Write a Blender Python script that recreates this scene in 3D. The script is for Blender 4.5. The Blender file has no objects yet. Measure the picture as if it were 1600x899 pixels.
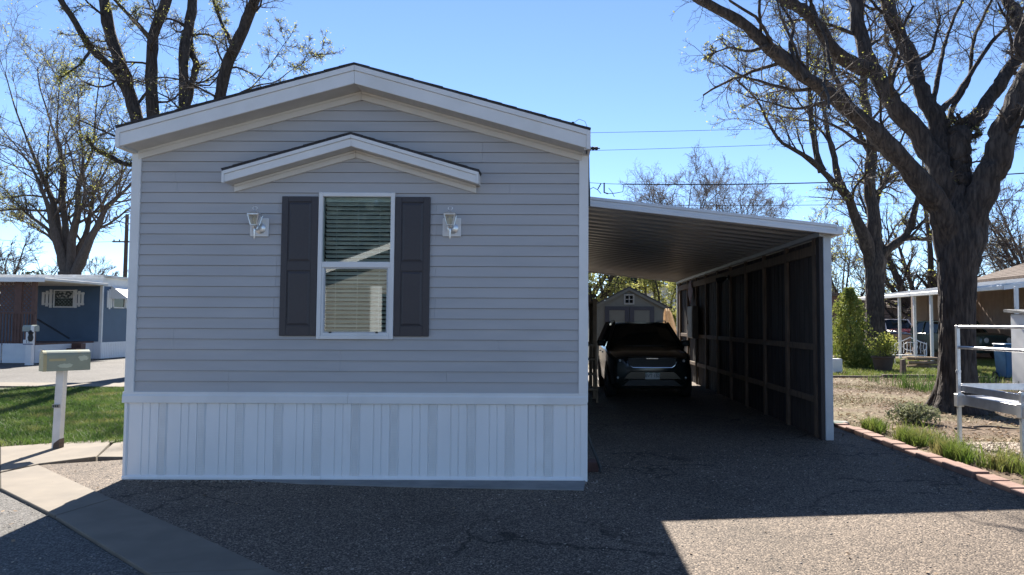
import bpy, math, random
import numpy as np
from mathutils import Vector, Matrix, noise as mnoise

random.seed(7)
RNG = np.random.default_rng(11)
S = bpy.context.scene
COL = S.collection
R = math.radians

# ------------------------------------------------------------------ camera
F, CX, CY = 1111.0, 872.0, 449.5          # focal length and principal point in photograph pixels
EYE = Vector((0.0, 0.0, 1.583))
PITCH, ROLL = math.atan(55.5 / F), R(0.25)
fwd = Vector((0, math.cos(PITCH), math.sin(PITCH)))
up0 = Vector((0, -math.sin(PITCH), math.cos(PITCH)))
rt0 = Vector((1, 0, 0))
RT = rt0 * math.cos(ROLL) + up0 * math.sin(ROLL)
UP = up0 * math.cos(ROLL) - rt0 * math.sin(ROLL)
cam_data = bpy.data.cameras.new('camera')
cam_data.sensor_width = 36.0
cam_data.lens = 36.0 * F / 1600.0
cam_data.shift_x = -(CX - 800.0) / 1600.0
cam_data.clip_start, cam_data.clip_end = 0.05, 2000.0
cam = bpy.data.objects.new('camera', cam_data)
COL.objects.link(cam)
cam.matrix_world = Matrix(((RT.x, UP.x, -fwd.x, EYE.x), (RT.y, UP.y, -fwd.y, EYE.y), (RT.z, UP.z, -fwd.z, EYE.z), (0, 0, 0, 1)))
S.camera = cam

def ray(px, py):
    return fwd + RT * ((px - CX) / F) + UP * ((CY - py) / F)
def at(px, py, Y):
    d = ray(px, py)
    return EYE + d * ((Y - EYE.y) / d.y)
def gnd(px, py, z=0.0):
    d = ray(px, py)
    return EYE + d * ((z - EYE.z) / d.z)

# ------------------------------------------------------------------ sky, sun, exposure
SUN = Vector((-0.152, 1.16, 1.0)).normalized()
W = bpy.data.worlds.new('World'); S.world = W; W.use_nodes = True
nt = W.node_tree; nt.nodes.clear()
sky = nt.nodes.new('ShaderNodeTexSky'); sky.sky_type = 'NISHITA'; sky.sun_disc = False
sky.sun_elevation = math.asin(SUN.z)
sky.sun_rotation = math.atan2(SUN.x, SUN.y)
sky.altitude = 1600; sky.air_density = 0.78; sky.dust_density = 0.0; sky.ozone_density = 3.6
bg = nt.nodes.new('ShaderNodeBackground'); bg.inputs['Strength'].default_value = 0.066
wo = nt.nodes.new('ShaderNodeOutputWorld')
nt.links.new(sky.outputs[0], bg.inputs['Color']); nt.links.new(bg.outputs[0], wo.inputs['Surface'])
sd = bpy.data.lights.new('sun', 'SUN'); sd.energy = 4.6; sd.angle = R(0.53); sd.color = (1.0, 0.93, 0.83)
sun = bpy.data.objects.new('sun', sd); COL.objects.link(sun)
sun.rotation_euler = SUN.to_track_quat('Z', 'Y').to_euler()
S.view_settings.view_transform = 'Standard'; S.view_settings.look = 'None'
S.view_settings.exposure = 1.82; S.view_settings.gamma = 1.0
S.render.engine = 'CYCLES'
S.cycles.max_bounces = 8; S.cycles.transparent_max_bounces = 12

# ------------------------------------------------------------------ materials
MATS = {}
def mat(name, c1, c2=None, scale=8.0, rough=0.6, bump=0.0, bscale=None, metal=0.0, stretch=(1, 1, 1), detail=6.0,
        spec=0.5, space='pos', c3=None, c3scale=None, lo=0.35, hi=0.65, c3lo=0.55, c3hi=0.75, bdist=0.01, trans=0.0):
    """Principled surface whose colour wanders between c1 and c2, with an optional coarse third colour and a bump."""
    m = bpy.data.materials.new(name); m.use_nodes = True
    n, l = m.node_tree.nodes, m.node_tree.links
    p = n['Principled BSDF']
    p.inputs['Roughness'].default_value = rough; p.inputs['Metallic'].default_value = metal
    p.inputs['Specular IOR Level'].default_value = spec
    if space == 'pos':
        co = n.new('ShaderNodeNewGeometry').outputs['Position']
    else:
        co = n.new('ShaderNodeTexCoord').outputs['Object']
    mp = n.new('ShaderNodeMapping'); mp.inputs['Scale'].default_value = stretch
    l.new(co, mp.inputs['Vector'])
    col = None
    if c2 is None: c2 = tuple(v * 0.86 for v in c1)
    tx = n.new('ShaderNodeTexNoise'); tx.inputs['Scale'].default_value = scale; tx.inputs['Detail'].default_value = detail
    l.new(mp.outputs[0], tx.inputs['Vector'])
    mr = n.new('ShaderNodeMapRange'); mr.inputs['From Min'].default_value = lo; mr.inputs['From Max'].default_value = hi
    l.new(tx.outputs['Fac'], mr.inputs['Value'])
    mx = n.new('ShaderNodeMix'); mx.data_type = 'RGBA'
    mx.inputs['A'].default_value = (*c1, 1); mx.inputs['B'].default_value = (*c2, 1)
    l.new(mr.outputs[0], mx.inputs['Factor']); col = mx.outputs['Result']
    if c3 is not None:
        t3 = n.new('ShaderNodeTexNoise'); t3.inputs['Scale'].default_value = c3scale or scale * 0.15; t3.inputs['Detail'].default_value = 4
        l.new(mp.outputs[0], t3.inputs['Vector'])
        m3 = n.new('ShaderNodeMapRange'); m3.inputs['From Min'].default_value = c3lo; m3.inputs['From Max'].default_value = c3hi
        l.new(t3.outputs['Fac'], m3.inputs['Value'])
        x3 = n.new('ShaderNodeMix'); x3.data_type = 'RGBA'; x3.inputs['B'].default_value = (*c3, 1)
        l.new(col, x3.inputs['A']); l.new(m3.outputs[0], x3.inputs['Factor']); col = x3.outputs['Result']
    l.new(col, p.inputs['Base Color'])
    if bump:
        tb = tx
        if bscale:
            tb = n.new('ShaderNodeTexNoise'); tb.inputs['Scale'].default_value = bscale; tb.inputs['Detail'].default_value = 5
            l.new(mp.outputs[0], tb.inputs['Vector'])
        b = n.new('ShaderNodeBump'); b.inputs['Strength'].default_value = bump; b.inputs['Distance'].default_value = bdist
        l.new(tb.outputs['Fac'], b.inputs['Height']); l.new(b.outputs[0], p.inputs['Normal'])
    if trans:
        t = n.new('ShaderNodeBsdfTranslucent'); l.new(col, t.inputs['Color'])
        ms = n.new('ShaderNodeMixShader'); ms.inputs[0].default_value = trans
        l.new(p.outputs[0], ms.inputs[1]); l.new(t.outputs[0], ms.inputs[2])
        l.new(ms.outputs[0], n['Material Output'].inputs['Surface'])
    MATS[name] = m
    return m

def chip_mat(name, ramp, scale, big1, big2, bump=0.6, bdist=0.012, rough=0.8, cracks=False):
    """Chip-seal / aggregate: Voronoi stones each with its own shade, dark binder between them, broad wear over it."""
    m = bpy.data.materials.new(name); m.use_nodes = True
    n, l = m.node_tree.nodes, m.node_tree.links
    p = n['Principled BSDF']; p.inputs['Roughness'].default_value = rough; p.inputs['Specular IOR Level'].default_value = 0.25
    g = n.new('ShaderNodeNewGeometry')
    wn = n.new('ShaderNodeTexNoise'); wn.inputs['Scale'].default_value = scale * 0.6; l.new(g.outputs['Position'], wn.inputs['Vector'])
    add = n.new('ShaderNodeVectorMath'); add.operation = 'MULTIPLY_ADD'
    add.inputs[1].default_value = (0.6 / scale,) * 3
    l.new(wn.outputs['Color'], add.inputs[0]); l.new(g.outputs['Position'], add.inputs[2])
    v = n.new('ShaderNodeTexVoronoi'); v.inputs['Scale'].default_value = scale; l.new(add.outputs[0], v.inputs['Vector'])
    sep = n.new('ShaderNodeSeparateColor'); l.new(v.outputs['Color'], sep.inputs[0])
    cr = n.new('ShaderNodeValToRGB'); el = cr.color_ramp.elements
    el[0].position, el[0].color = 0.0, (*ramp[0], 1)
    el[1].position, el[1].color = 1.0, (*ramp[-1], 1)
    for i, c in enumerate(ramp[1:-1]):
        e = el.new((i + 1) / (len(ramp) - 1)); e.color = (*c, 1)
    l.new(sep.outputs[0], cr.inputs[0])
    big = n.new('ShaderNodeTexNoise'); big.inputs['Scale'].default_value = 0.55; big.inputs['Detail'].default_value = 7; big.inputs['Roughness'].default_value = 0.65
    l.new(g.outputs['Position'], big.inputs['Vector'])
    mr = n.new('ShaderNodeMapRange'); mr.inputs['From Min'].default_value = 0.3; mr.inputs['From Max'].default_value = 0.7
    mr.inputs['To Min'].default_value = big1; mr.inputs['To Max'].default_value = big2
    l.new(big.outputs['Fac'], mr.inputs['Value'])
    ed = n.new('ShaderNodeMapRange'); ed.inputs['From Min'].default_value = 0.25; ed.inputs['From Max'].default_value = 0.75
    ed.inputs['To Min'].default_value = 1.15; ed.inputs['To Max'].default_value = 0.55
    l.new(v.outputs['Distance'], ed.inputs['Value'])
    m1 = n.new('ShaderNodeMath'); m1.operation = 'MULTIPLY'; l.new(mr.outputs[0], m1.inputs[0]); l.new(ed.outputs[0], m1.inputs[1])
    sc = n.new('ShaderNodeVectorMath'); sc.operation = 'SCALE'; l.new(cr.outputs[0], sc.inputs[0]); l.new(m1.outputs[0], sc.inputs['Scale'])
    out = sc.outputs[0]
    if cracks:
        # settled cracks, oil drips where cars stand, and broad tyre wear
        w2 = n.new('ShaderNodeTexNoise'); w2.inputs['Scale'].default_value = 2.2; w2.inputs['Detail'].default_value = 6; l.new(g.outputs['Position'], w2.inputs['Vector'])
        wa = n.new('ShaderNodeVectorMath'); wa.operation = 'MULTIPLY_ADD'; wa.inputs[1].default_value = (0.7,) * 3
        l.new(w2.outputs['Color'], wa.inputs[0]); l.new(g.outputs['Position'], wa.inputs[2])
        vc = n.new('ShaderNodeTexVoronoi'); vc.feature = 'DISTANCE_TO_EDGE'; vc.inputs['Scale'].default_value = 0.75; l.new(wa.outputs[0], vc.inputs['Vector'])
        cm = n.new('ShaderNodeMapRange'); cm.inputs['From Min'].default_value = 0.004; cm.inputs['From Max'].default_value = 0.016
        cm.inputs['To Min'].default_value = 0.35; cm.inputs['To Max'].default_value = 1.0; l.new(vc.outputs['Distance'], cm.inputs['Value'])
        nm = n.new('ShaderNodeTexNoise'); nm.inputs['Scale'].default_value = 0.35; l.new(g.outputs['Position'], nm.inputs['Vector'])
        mk = n.new('ShaderNodeMapRange'); mk.inputs['From Min'].default_value = 0.46; mk.inputs['From Max'].default_value = 0.54; l.new(nm.outputs['Fac'], mk.inputs['Value'])
        mxf = n.new('ShaderNodeMix'); mxf.data_type = 'FLOAT'; mxf.inputs['A'].default_value = 1.0
        l.new(mk.outputs[0], mxf.inputs['Factor']); l.new(cm.outputs[0], mxf.inputs['B'])
        st = n.new('ShaderNodeTexNoise'); st.inputs['Scale'].default_value = 1.7; st.inputs['Detail'].default_value = 5; l.new(g.outputs['Position'], st.inputs['Vector'])
        sm_ = n.new('ShaderNodeMapRange'); sm_.inputs['From Min'].default_value = 0.60; sm_.inputs['From Max'].default_value = 0.70
        sm_.inputs['To Min'].default_value = 1.0; sm_.inputs['To Max'].default_value = 0.72; l.new(st.outputs['Fac'], sm_.inputs['Value'])
        mm = n.new('ShaderNodeMath'); mm.operation = 'MULTIPLY'; l.new(mxf.outputs['Result'], mm.inputs[0]); l.new(sm_.outputs[0], mm.inputs[1])
        s2 = n.new('ShaderNodeVectorMath'); s2.operation = 'SCALE'; l.new(out, s2.inputs[0]); l.new(mm.outputs[0], s2.inputs['Scale']); out = s2.outputs[0]
    l.new(out, p.inputs['Base Color'])
    b = n.new('ShaderNodeBump'); b.inputs['Strength'].default_value = bump; b.inputs['Distance'].default_value = bdist; b.invert = True
    l.new(v.outputs['Distance'], b.inputs['Height']); l.new(b.outputs[0], p.inputs['Normal'])
    MATS[name] = m
    return m

def glass_mat(name, tint=(0.85, 0.9, 0.9), boost=0.06):
    m = bpy.data.materials.new(name); m.use_nodes = True
    n, l = m.node_tree.nodes, m.node_tree.links
    n.remove(n['Principled BSDF'])
    tr = n.new('ShaderNodeBsdfTransparent'); tr.inputs[0].default_value = (*tint, 1)
    gl = n.new('ShaderNodeBsdfGlossy'); gl.inputs['Roughness'].default_value = 0.01
    fr = n.new('ShaderNodeFresnel'); fr.inputs[0].default_value = 1.5
    ad = n.new('ShaderNodeMath'); ad.operation = 'ADD'; ad.inputs[1].default_value = boost; ad.use_clamp = True
    l.new(fr.outputs[0], ad.inputs[0])
    mx = n.new('ShaderNodeMixShader'); l.new(ad.outputs[0], mx.inputs[0]); l.new(tr.outputs[0], mx.inputs[1]); l.new(gl.outputs[0], mx.inputs[2])
    l.new(mx.outputs[0], n['Material Output'].inputs['Surface'])
    MATS[name] = m
    return m

def slot_mat(name, base, dark, period, duty, zperiod):
    """White perforated vent vinyl: rows of small dark slots."""
    m = mat(name, base, rough=0.45, scale=3)
    n, l = m.node_tree.nodes, m.node_tree.links
    p = n['Principled BSDF']; old = p.inputs['Base Color'].links[0].from_socket
    g = n.new('ShaderNodeNewGeometry'); sp = n.new('ShaderNodeSeparateXYZ'); l.new(g.outputs['Position'], sp.inputs[0])
    outs = []
    for k, per, thr in ((0, period, duty), (2, zperiod, 0.6)):
        d = n.new('ShaderNodeMath'); d.operation = 'DIVIDE'; d.inputs[1].default_value = per; l.new(sp.outputs[k], d.inputs[0])
        f = n.new('ShaderNodeMath'); f.operation = 'FRACT'; l.new(d.outputs[0], f.inputs[0])
        c = n.new('ShaderNodeMath'); c.operation = 'LESS_THAN'; c.inputs[1].default_value = thr; l.new(f.outputs[0], c.inputs[0])
        outs.append(c)
    mu = n.new('ShaderNodeMath'); mu.operation = 'MULTIPLY'; l.new(outs[0].outputs[0], mu.inputs[0]); l.new(outs[1].outputs[0], mu.inputs[1])
    mx = n.new('ShaderNodeMix'); mx.data_type = 'RGBA'; mx.inputs['B'].default_value = (*dark, 1)
    l.new(old, mx.inputs['A']); l.new(mu.outputs[0], mx.inputs['Factor']); l.new(mx.outputs['Result'], p.inputs['Base Color'])
    return m

siding = mat('vinyl_siding', (0.45, 0.445, 0.448), (0.41, 0.407, 0.412), scale=2.2, rough=0.5, stretch=(0.6, 1, 3), bump=0.16, bscale=2.6, bdist=0.012,
             c3=(0.46, 0.45, 0.45), c3scale=0.8)
white = mat('white_trim', (0.78, 0.78, 0.77), (0.72, 0.72, 0.71), scale=3, rough=0.45, c3=(0.66, 0.65, 0.62), c3scale=1.7, c3lo=0.6, c3hi=0.8)
frieze_m = mat('cream_trim', (0.70, 0.68, 0.64), (0.66, 0.64, 0.6), scale=4, rough=0.5)
soffit_m = mat('soffit_vinyl', (0.60, 0.59, 0.57), scale=4, rough=0.6)
skirt_m = mat('skirting_vinyl', (0.86, 0.86, 0.86), (0.82, 0.82, 0.82), scale=2.5, rough=0.42, stretch=(1, 1, 0.5), c3=(0.70, 0.67, 0.62), c3scale=2.2, c3lo=0.64, c3hi=0.9)
vent_m = slot_mat('vent_vinyl', (0.82, 0.82, 0.81), (0.66, 0.66, 0.66), 0.0135, 0.35, 0.016)
shutter_m = mat('shutter_vinyl', (0.048, 0.044, 0.050), (0.042, 0.039, 0.045), scale=40, rough=0.45, bump=0.1, bscale=160)
roof_m = mat('asphalt_shingle', (0.035, 0.035, 0.04), (0.06, 0.06, 0.065), scale=60, rough=0.9, bump=0.4)
glass = glass_mat('window_glass', (0.88, 0.95, 0.94), 0.025)
blind_m = mat('blind_slats', (0.90, 0.90, 0.89), scale=5, rough=0.5)
room_m = mat('dark_room', (0.10, 0.10, 0.11), rough=0.9)
nickel = mat('brushed_metal', (0.80, 0.80, 0.79), (0.68, 0.68, 0.67), scale=30, rough=0.32, metal=0.75)
lamp_glass = glass_mat('lantern_glass', (0.88, 0.88, 0.82), 0.08)
bulb_m = mat('frosted_bulb', (0.75, 0.73, 0.64), rough=0.3)
dark_gap = mat('dark_metal', (0.03, 0.03, 0.032), rough=0.6)
carport_m = mat('carport_metal', (0.46, 0.455, 0.44), (0.40, 0.395, 0.385), scale=1.5, rough=0.35, c3=(0.33, 0.32, 0.30), c3scale=0.6)
fascia_m = mat('carport_fascia', (0.72, 0.73, 0.74), (0.66, 0.67, 0.68), scale=3, rough=0.4)
stud_m = mat('weathered_lumber', (0.20, 0.142, 0.10), (0.125, 0.088, 0.063), scale=7, rough=0.8, stretch=(4, 4, 0.5), bump=0.3)
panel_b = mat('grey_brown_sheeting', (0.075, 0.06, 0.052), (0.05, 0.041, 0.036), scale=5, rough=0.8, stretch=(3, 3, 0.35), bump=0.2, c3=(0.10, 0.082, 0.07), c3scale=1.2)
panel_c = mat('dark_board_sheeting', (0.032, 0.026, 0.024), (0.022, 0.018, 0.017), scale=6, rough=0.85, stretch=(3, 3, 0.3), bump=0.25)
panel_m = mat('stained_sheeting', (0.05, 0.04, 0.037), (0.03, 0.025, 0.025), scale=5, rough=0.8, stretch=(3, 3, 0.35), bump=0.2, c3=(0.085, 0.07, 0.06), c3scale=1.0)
post_grey = mat('painted_post', (0.50, 0.52, 0.54), (0.45, 0.47, 0.49), scale=4, rough=0.45)
drive_m = chip_mat('chip_seal', [(0.055, 0.043, 0.035), (0.11, 0.086, 0.069), (0.17, 0.134, 0.105), (0.25, 0.197, 0.152), (0.42, 0.335, 0.255)], 92, 0.58, 0.96, bump=0.7, bdist=0.008, cracks=True)
street_m = chip_mat('street_asphalt', [(0.08, 0.075, 0.07), (0.13, 0.123, 0.115), (0.19, 0.18, 0.168), (0.26, 0.245, 0.23)], 85, 0.6, 0.9, bump=0.5, bdist=0.006)
conc_m = mat('concrete', (0.185, 0.157, 0.122), (0.145, 0.123, 0.097), scale=3, rough=0.85, bump=0.25, bscale=140, c3=(0.115, 0.098, 0.078), c3scale=1.1, bdist=0.004, detail=9)
pad_m = mat('concrete_pad', (0.24, 0.235, 0.225), (0.18, 0.18, 0.175), scale=5, rough=0.85, bump=0.2, bscale=120)
dirt_m = mat('dry_dirt', (0.115, 0.077, 0.046), (0.085, 0.056, 0.034), scale=5, rough=0.95, bump=0.6, bscale=30, c3=(0.115, 0.095, 0.046), c3scale=0.5, bdist=0.03, c3lo=0.45, c3hi=0.6, detail=10)
soil_m = mat('lawn_soil', (0.06, 0.07, 0.03), (0.09, 0.075, 0.045), scale=8, rough=0.95, bump=0.5, bdist=0.03)
grass_m = mat('green_grass', (0.05, 0.11, 0.018), (0.10, 0.155, 0.036), scale=4, rough=0.6, c3=(0.26, 0.25, 0.09), c3scale=1.3, trans=0.4, c3lo=0.52, c3hi=0.72)
weed_m = mat('weed_grass', (0.085, 0.14, 0.022), (0.17, 0.21, 0.045), scale=5, rough=0.6, trans=0.4, c3=(0.24, 0.22, 0.08), c3scale=2.2, c3lo=.5, c3hi=.65)
straw_m = mat('straw_grass', (0.165, 0.135, 0.060), (0.105, 0.080, 0.040), scale=9, rough=0.8, trans=0.25, c3=(0.22, 0.24, 0.09), c3scale=0.7)
leaflit_m = mat('dead_leaves', (0.17, 0.11, 0.065), (0.30, 0.215, 0.14), scale=15, rough=0.8, trans=0.2)
stone_m = mat('river_gravel', (0.40, 0.34, 0.28), (0.24, 0.20, 0.165), scale=14, rough=0.8)
sage_m = mat('sage_leaves', (0.22, 0.23, 0.13), (0.15, 0.17, 0.09), scale=20, rough=0.8, trans=0.25)
brick_m = mat('red_brick', (0.25, 0.150, 0.118), (0.19, 0.112, 0.088), scale=8, rough=0.85, bump=0.3, bscale=70, c3=(0.30, 0.22, 0.18), c3scale=2, bdist=0.006)
bark = mat('furrowed_bark', (0.066, 0.052, 0.045), (0.026, 0.021, 0.019), scale=9, rough=0.95, stretch=(2.4, 2.4, 0.5), bump=1.0, bdist=0.06, detail=8, lo=0.38, hi=0.6, c3=(0.10, 0.082, 0.07), c3scale=4)
bark2 = mat('grey_bark', (0.11, 0.092, 0.08), (0.065, 0.054, 0.047), scale=10, rough=0.95, stretch=(2, 2, 0.5), bump=0.7, bdist=0.04)
twig_m = mat('twig_bark', (0.125, 0.102, 0.087), (0.075, 0.06, 0.052), scale=3, rough=0.9)
bud_m = mat('spring_leaves', (0.36, 0.38, 0.07), (0.46, 0.44, 0.13), scale=6, rough=0.6, trans=0.5)
pale_twig = mat('pale_twigs', (0.20, 0.172, 0.148), (0.145, 0.124, 0.106), scale=3, rough=0.9)
cedar_m = mat('cedar_foliage', (0.13, 0.18, 0.035), (0.30, 0.31, 0.07), scale=3.5, rough=0.7, trans=0.4)
ever_m = mat('dark_evergreen', (0.03, 0.045, 0.028), (0.045, 0.06, 0.036), scale=5, rough=0.7, trans=0.2)
olive_m = mat('olive_leaves', (0.24, 0.26, 0.07), (0.34, 0.33, 0.11), scale=3, rough=0.7, trans=0.5)
spruce_m = mat('blue_spruce', (0.035, 0.050, 0.055), (0.05, 0.066, 0.072), scale=5, rough=0.7, trans=0.2)
bluewall = mat('blue_paint', (0.070, 0.125, 0.205), (0.062, 0.112, 0.185), scale=2, rough=0.55)
brownwood = mat('brown_stain', (0.13, 0.066, 0.052), (0.09, 0.046, 0.037), scale=6, rough=0.7)
tanwall = mat('pinkish_siding', (0.48, 0.375, 0.325), (0.43, 0.335, 0.29), scale=3, rough=0.7)
beige = mat('beige_siding', (0.235, 0.23, 0.205), (0.21, 0.205, 0.185), scale=2, rough=0.6)
shingle_brown = mat('brown_shingle', (0.13, 0.098, 0.08), (0.08, 0.062, 0.052), scale=12, rough=0.95, bump=0.5, stretch=(1, 1, 1))
awning_m = mat('awning_metal', (0.74, 0.74, 0.72), (0.60, 0.58, 0.54), scale=5, rough=0.9, spec=0.05, stretch=(1, 0.5, 1), c3=(0.30, 0.27, 0.23), c3scale=3, c3lo=0.6, c3hi=0.75)
suv_paint = mat('dark_green_paint', (0.010, 0.018, 0.018), rough=0.18, spec=0.6)
car_black = mat('black_paint', (0.012, 0.012, 0.014), rough=0.2)
car_green = mat('teal_green_paint', (0.045, 0.075, 0.075), rough=0.22)
car_red = mat('maroon_paint', (0.14, 0.025, 0.03), rough=0.25)
car_white = mat('white_paint', (0.72, 0.73, 0.73), rough=0.25)
car_glass = mat('tinted_glass', (0.008, 0.011, 0.013), rough=0.04, spec=0.35)
tyre_m = mat('tyre_rubber', (0.018, 0.018, 0.018), rough=0.85)
rim_m = mat('alloy_rim', (0.5, 0.5, 0.5), rough=0.3, metal=0.9)
chrome = mat('chrome', (0.65, 0.65, 0.66), rough=0.15, metal=1.0)
black_pl = mat('black_plastic', (0.012, 0.012, 0.012), rough=0.5)
lens_m = mat('headlight_lens', (0.55, 0.57, 0.6), rough=0.08, spec=0.9)
plate_m = mat('licence_plate', (0.62, 0.64, 0.62), rough=0.4)
ink = mat('dark_ink', (0.02, 0.035, 0.03), rough=0.6)
mailbox_m = mat('mailbox_sage', (0.25, 0.29, 0.235), (0.215, 0.255, 0.21), scale=6, rough=0.4, c3=(0.33, 0.31, 0.20), c3scale=5, c3lo=0.6, c3hi=0.66)
patch_m = mat('mailbox_patch', (0.42, 0.48, 0.40), (0.38, 0.44, 0.36), scale=20, rough=0.55)
mailend_m = mat('mailbox_door', (0.40, 0.36, 0.20), (0.36, 0.33, 0.19), scale=9, rough=0.45)
postwhite = mat('peeling_white', (0.72, 0.71, 0.69), (0.62, 0.61, 0.59), scale=5, rough=0.6, c3=(0.20, 0.15, 0.11), c3scale=7, c3lo=0.66, c3hi=0.69)
rotwood = mat('bare_wood', (0.14, 0.10, 0.08), (0.08, 0.06, 0.05), scale=20, rough=0.9, bump=0.4)
shed_m = mat('shed_beige', (0.15, 0.146, 0.12), (0.13, 0.127, 0.105), scale=3, rough=0.7)
shed_trim = mat('shed_dark_trim', (0.035, 0.035, 0.045), rough=0.6)
alu = mat('aluminium', (0.62, 0.62, 0.63), (0.52, 0.52, 0.53), scale=12, rough=0.38, metal=0.6)
bin_blue = mat('bin_blue', (0.02, 0.10, 0.22), rough=0.45)
terra = mat('dark_planter', (0.07, 0.05, 0.04), rough=0.8)
cloth_m = mat('tan_canvas', (0.66, 0.54, 0.40), (0.55, 0.44, 0.32), scale=10, rough=0.9, trans=0.55)
treated = mat('treated_lumber', (0.28, 0.19, 0.12), (0.20, 0.135, 0.085), scale=8, rough=0.8, stretch=(1, 1, 1))
greypaint = mat('grey_box_paint', (0.24, 0.23, 0.21), rough=0.6)
wire_m = mat('black_cable', (0.015, 0.015, 0.017), rough=0.6)
pale_blue_white = mat('white_painted_board', (0.66, 0.68, 0.70), (0.6, 0.62, 0.65), scale=3, rough=0.5)
redsign = mat('faded_red_metal', (0.16, 0.03, 0.035), rough=0.6)

# ------------------------------------------------------------------ object helpers
def origin(o):
    v = Vector((0, 0, 0))
    while o is not None:
        v = v + o.location; o = o.parent
    return v
def thing(name, loc, label, cat, group=None, rz=0.0, kind=None):
    o = bpy.data.objects.new(name, None); COL.objects.link(o)
    o.empty_display_size = 0.2
    o.location = loc; o.rotation_euler = (0, 0, rz)
    return tag(o, label, cat, group, kind)
def tag(o, label=None, cat=None, group=None, kind=None):
    if label: o['label'] = label
    if cat: o['category'] = cat
    if group: o['group'] = group
    if kind: o['kind'] = kind
    return o
def link_mesh(name, me, parent=None):
    o = bpy.data.objects.new(name, me); COL.objects.link(o)
    if parent is not None: o.parent = parent
    return o

class MB:
    def __init__(s): s.v, s.f = [], []
    def poly(s, pts):
        b = len(s.v); s.v += [tuple(p) for p in pts]; s.f.append(tuple(range(b, b + len(pts)))); return s
    def box(s, x0, x1, y0, y1, z0, z1):
        return s.hexa([(x0, y0, z0), (x1, y0, z0), (x1, y1, z0), (x0, y1, z0), (x0, y0, z1), (x1, y0, z1), (x1, y1, z1), (x0, y1, z1)])
    def hexa(s, p):
        b = len(s.v); s.v += [tuple(q) for q in p]
        for f in ((0, 3, 2, 1), (4, 5, 6, 7), (0, 1, 5, 4), (1, 2, 6, 5), (2, 3, 7, 6), (3, 0, 4, 7)):
            s.f.append(tuple(b + i for i in f))
        return s
    def bar(s, a, b_, w, h, upv=(0, 0, 1)):
        a, b_ = Vector(a), Vector(b_); d = (b_ - a).normalized(); u = Vector(upv)
        if abs(d.dot(u)) > 0.98: u = Vector((0, 1, 0))
        sx = d.cross(u).normalized() * (w / 2); sz = sx.cross(d).normalized() * (h / 2)
        return s.hexa([a - sx - sz, a + sx - sz, b_ + sx - sz, b_ - sx - sz, a - sx + sz, a + sx + sz, b_ + sx + sz, b_ - sx + sz])
    def prism(s, poly, axis, a, b_):
        """Extrude a 2-D polygon along an axis from a to b_: 'x' takes (y,z), 'y' takes (x,z), 'z' takes (x,y)."""
        def mk(p, t): return (t, p[0], p[1]) if axis == 'x' else (p[0], t, p[1]) if axis == 'y' else (p[0], p[1], t)
        n = len(poly); b = len(s.v)
        s.v += [mk(p, a) for p in poly] + [mk(p, b_) for p in poly]
        s.f.append(tuple(range(b + n - 1, b - 1, -1))); s.f.append(tuple(range(b + n, b + 2 * n)))
        for i in range(n):
            j = (i + 1) % n; s.f.append((b + i, b + j, b + n + j, b + n + i))
        return s
    def tube(s, pts, r, n=8, cap=True):
        pts = [Vector(p) for p in pts]; N = len(pts)
        rr = r if isinstance(r, (list, tuple)) else [r] * N
        b = len(s.v); ref = None
        for i, p in enumerate(pts):
            t = (pts[min(i + 1, N - 1)] - pts[max(i - 1, 0)]).normalized()
            if ref is None:
                ref = Vector((0, 0, 1)) if abs(t.z) < 0.9 else Vector((1, 0, 0))
            u = t.cross(ref).normalized(); w = u.cross(t).normalized(); ref = w
            for k in range(n):
                a = 2 * math.pi * k / n; s.v.append(tuple(p + (u * math.cos(a) + w * math.sin(a)) * rr[i]))
        for i in range(N - 1):
            for k in range(n):
                j = (k + 1) % n; s.f.append((b + i * n + k, b + i * n + j, b + (i + 1) * n + j, b + (i + 1) * n + k))
        if cap:
            s.f.append(tuple(b + k for k in range(n - 1, -1, -1))); s.f.append(tuple(b + (N - 1) * n + k for k in range(n)))
        return s
    def lathe(s, prof, c, n=16, axis='z'):
        """prof: list of (radius, height along the axis)."""
        c = Vector(c); b = len(s.v); N = len(prof)
        for r, h in prof:
            for k in range(n):
                a = 2 * math.pi * k / n; x, y = r * math.cos(a), r * math.sin(a)
                q = (x, y, h) if axis == 'z' else (h, x, y) if axis == 'x' else (x, h, y)
                s.v.append(tuple(c + Vector(q)))
        for i in range(N - 1):
            for k in range(n):
                j = (k + 1) % n; s.f.append((b + i * n + k, b + i * n + j, b + (i + 1) * n + j, b + (i + 1) * n + k))
        s.f.append(tuple(b + k for k in range(n - 1, -1, -1))); s.f.append(tuple(b + (N - 1) * n + k for k in range(n)))
        return s
    def mesh(s, name, m, off=(0, 0, 0), smooth=False):
        me = bpy.data.meshes.new(name)
        me.from_pydata([(x - off[0], y - off[1], z - off[2]) for x, y, z in s.v], [], s.f)
        import bmesh
        bm = bmesh.new(); bm.from_mesh(me); bmesh.ops.recalc_face_normals(bm, faces=bm.faces); bm.to_mesh(me); bm.free()
        me.materials.append(m)
        if smooth: me.polygons.foreach_set('use_smooth', [True] * len(me.polygons))
        me.update()
        return me
    def build(s, name, m, parent=None, local=False, smooth=False, bevel=0.0, seg=1, angle=35):
        off = (0, 0, 0) if (local or parent is None) else origin(parent)
        o = link_mesh(name, s.mesh(name, m, off, smooth), parent)
        if bevel:
            md = o.modifiers.new('bevel', 'BEVEL'); md.width = bevel; md.segments = seg; md.limit_method = 'ANGLE'; md.angle_limit = R(30)
        if smooth:
            try: o.data.set_sharp_from_angle(angle=R(angle))
            except Exception: pass
        return o

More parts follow.
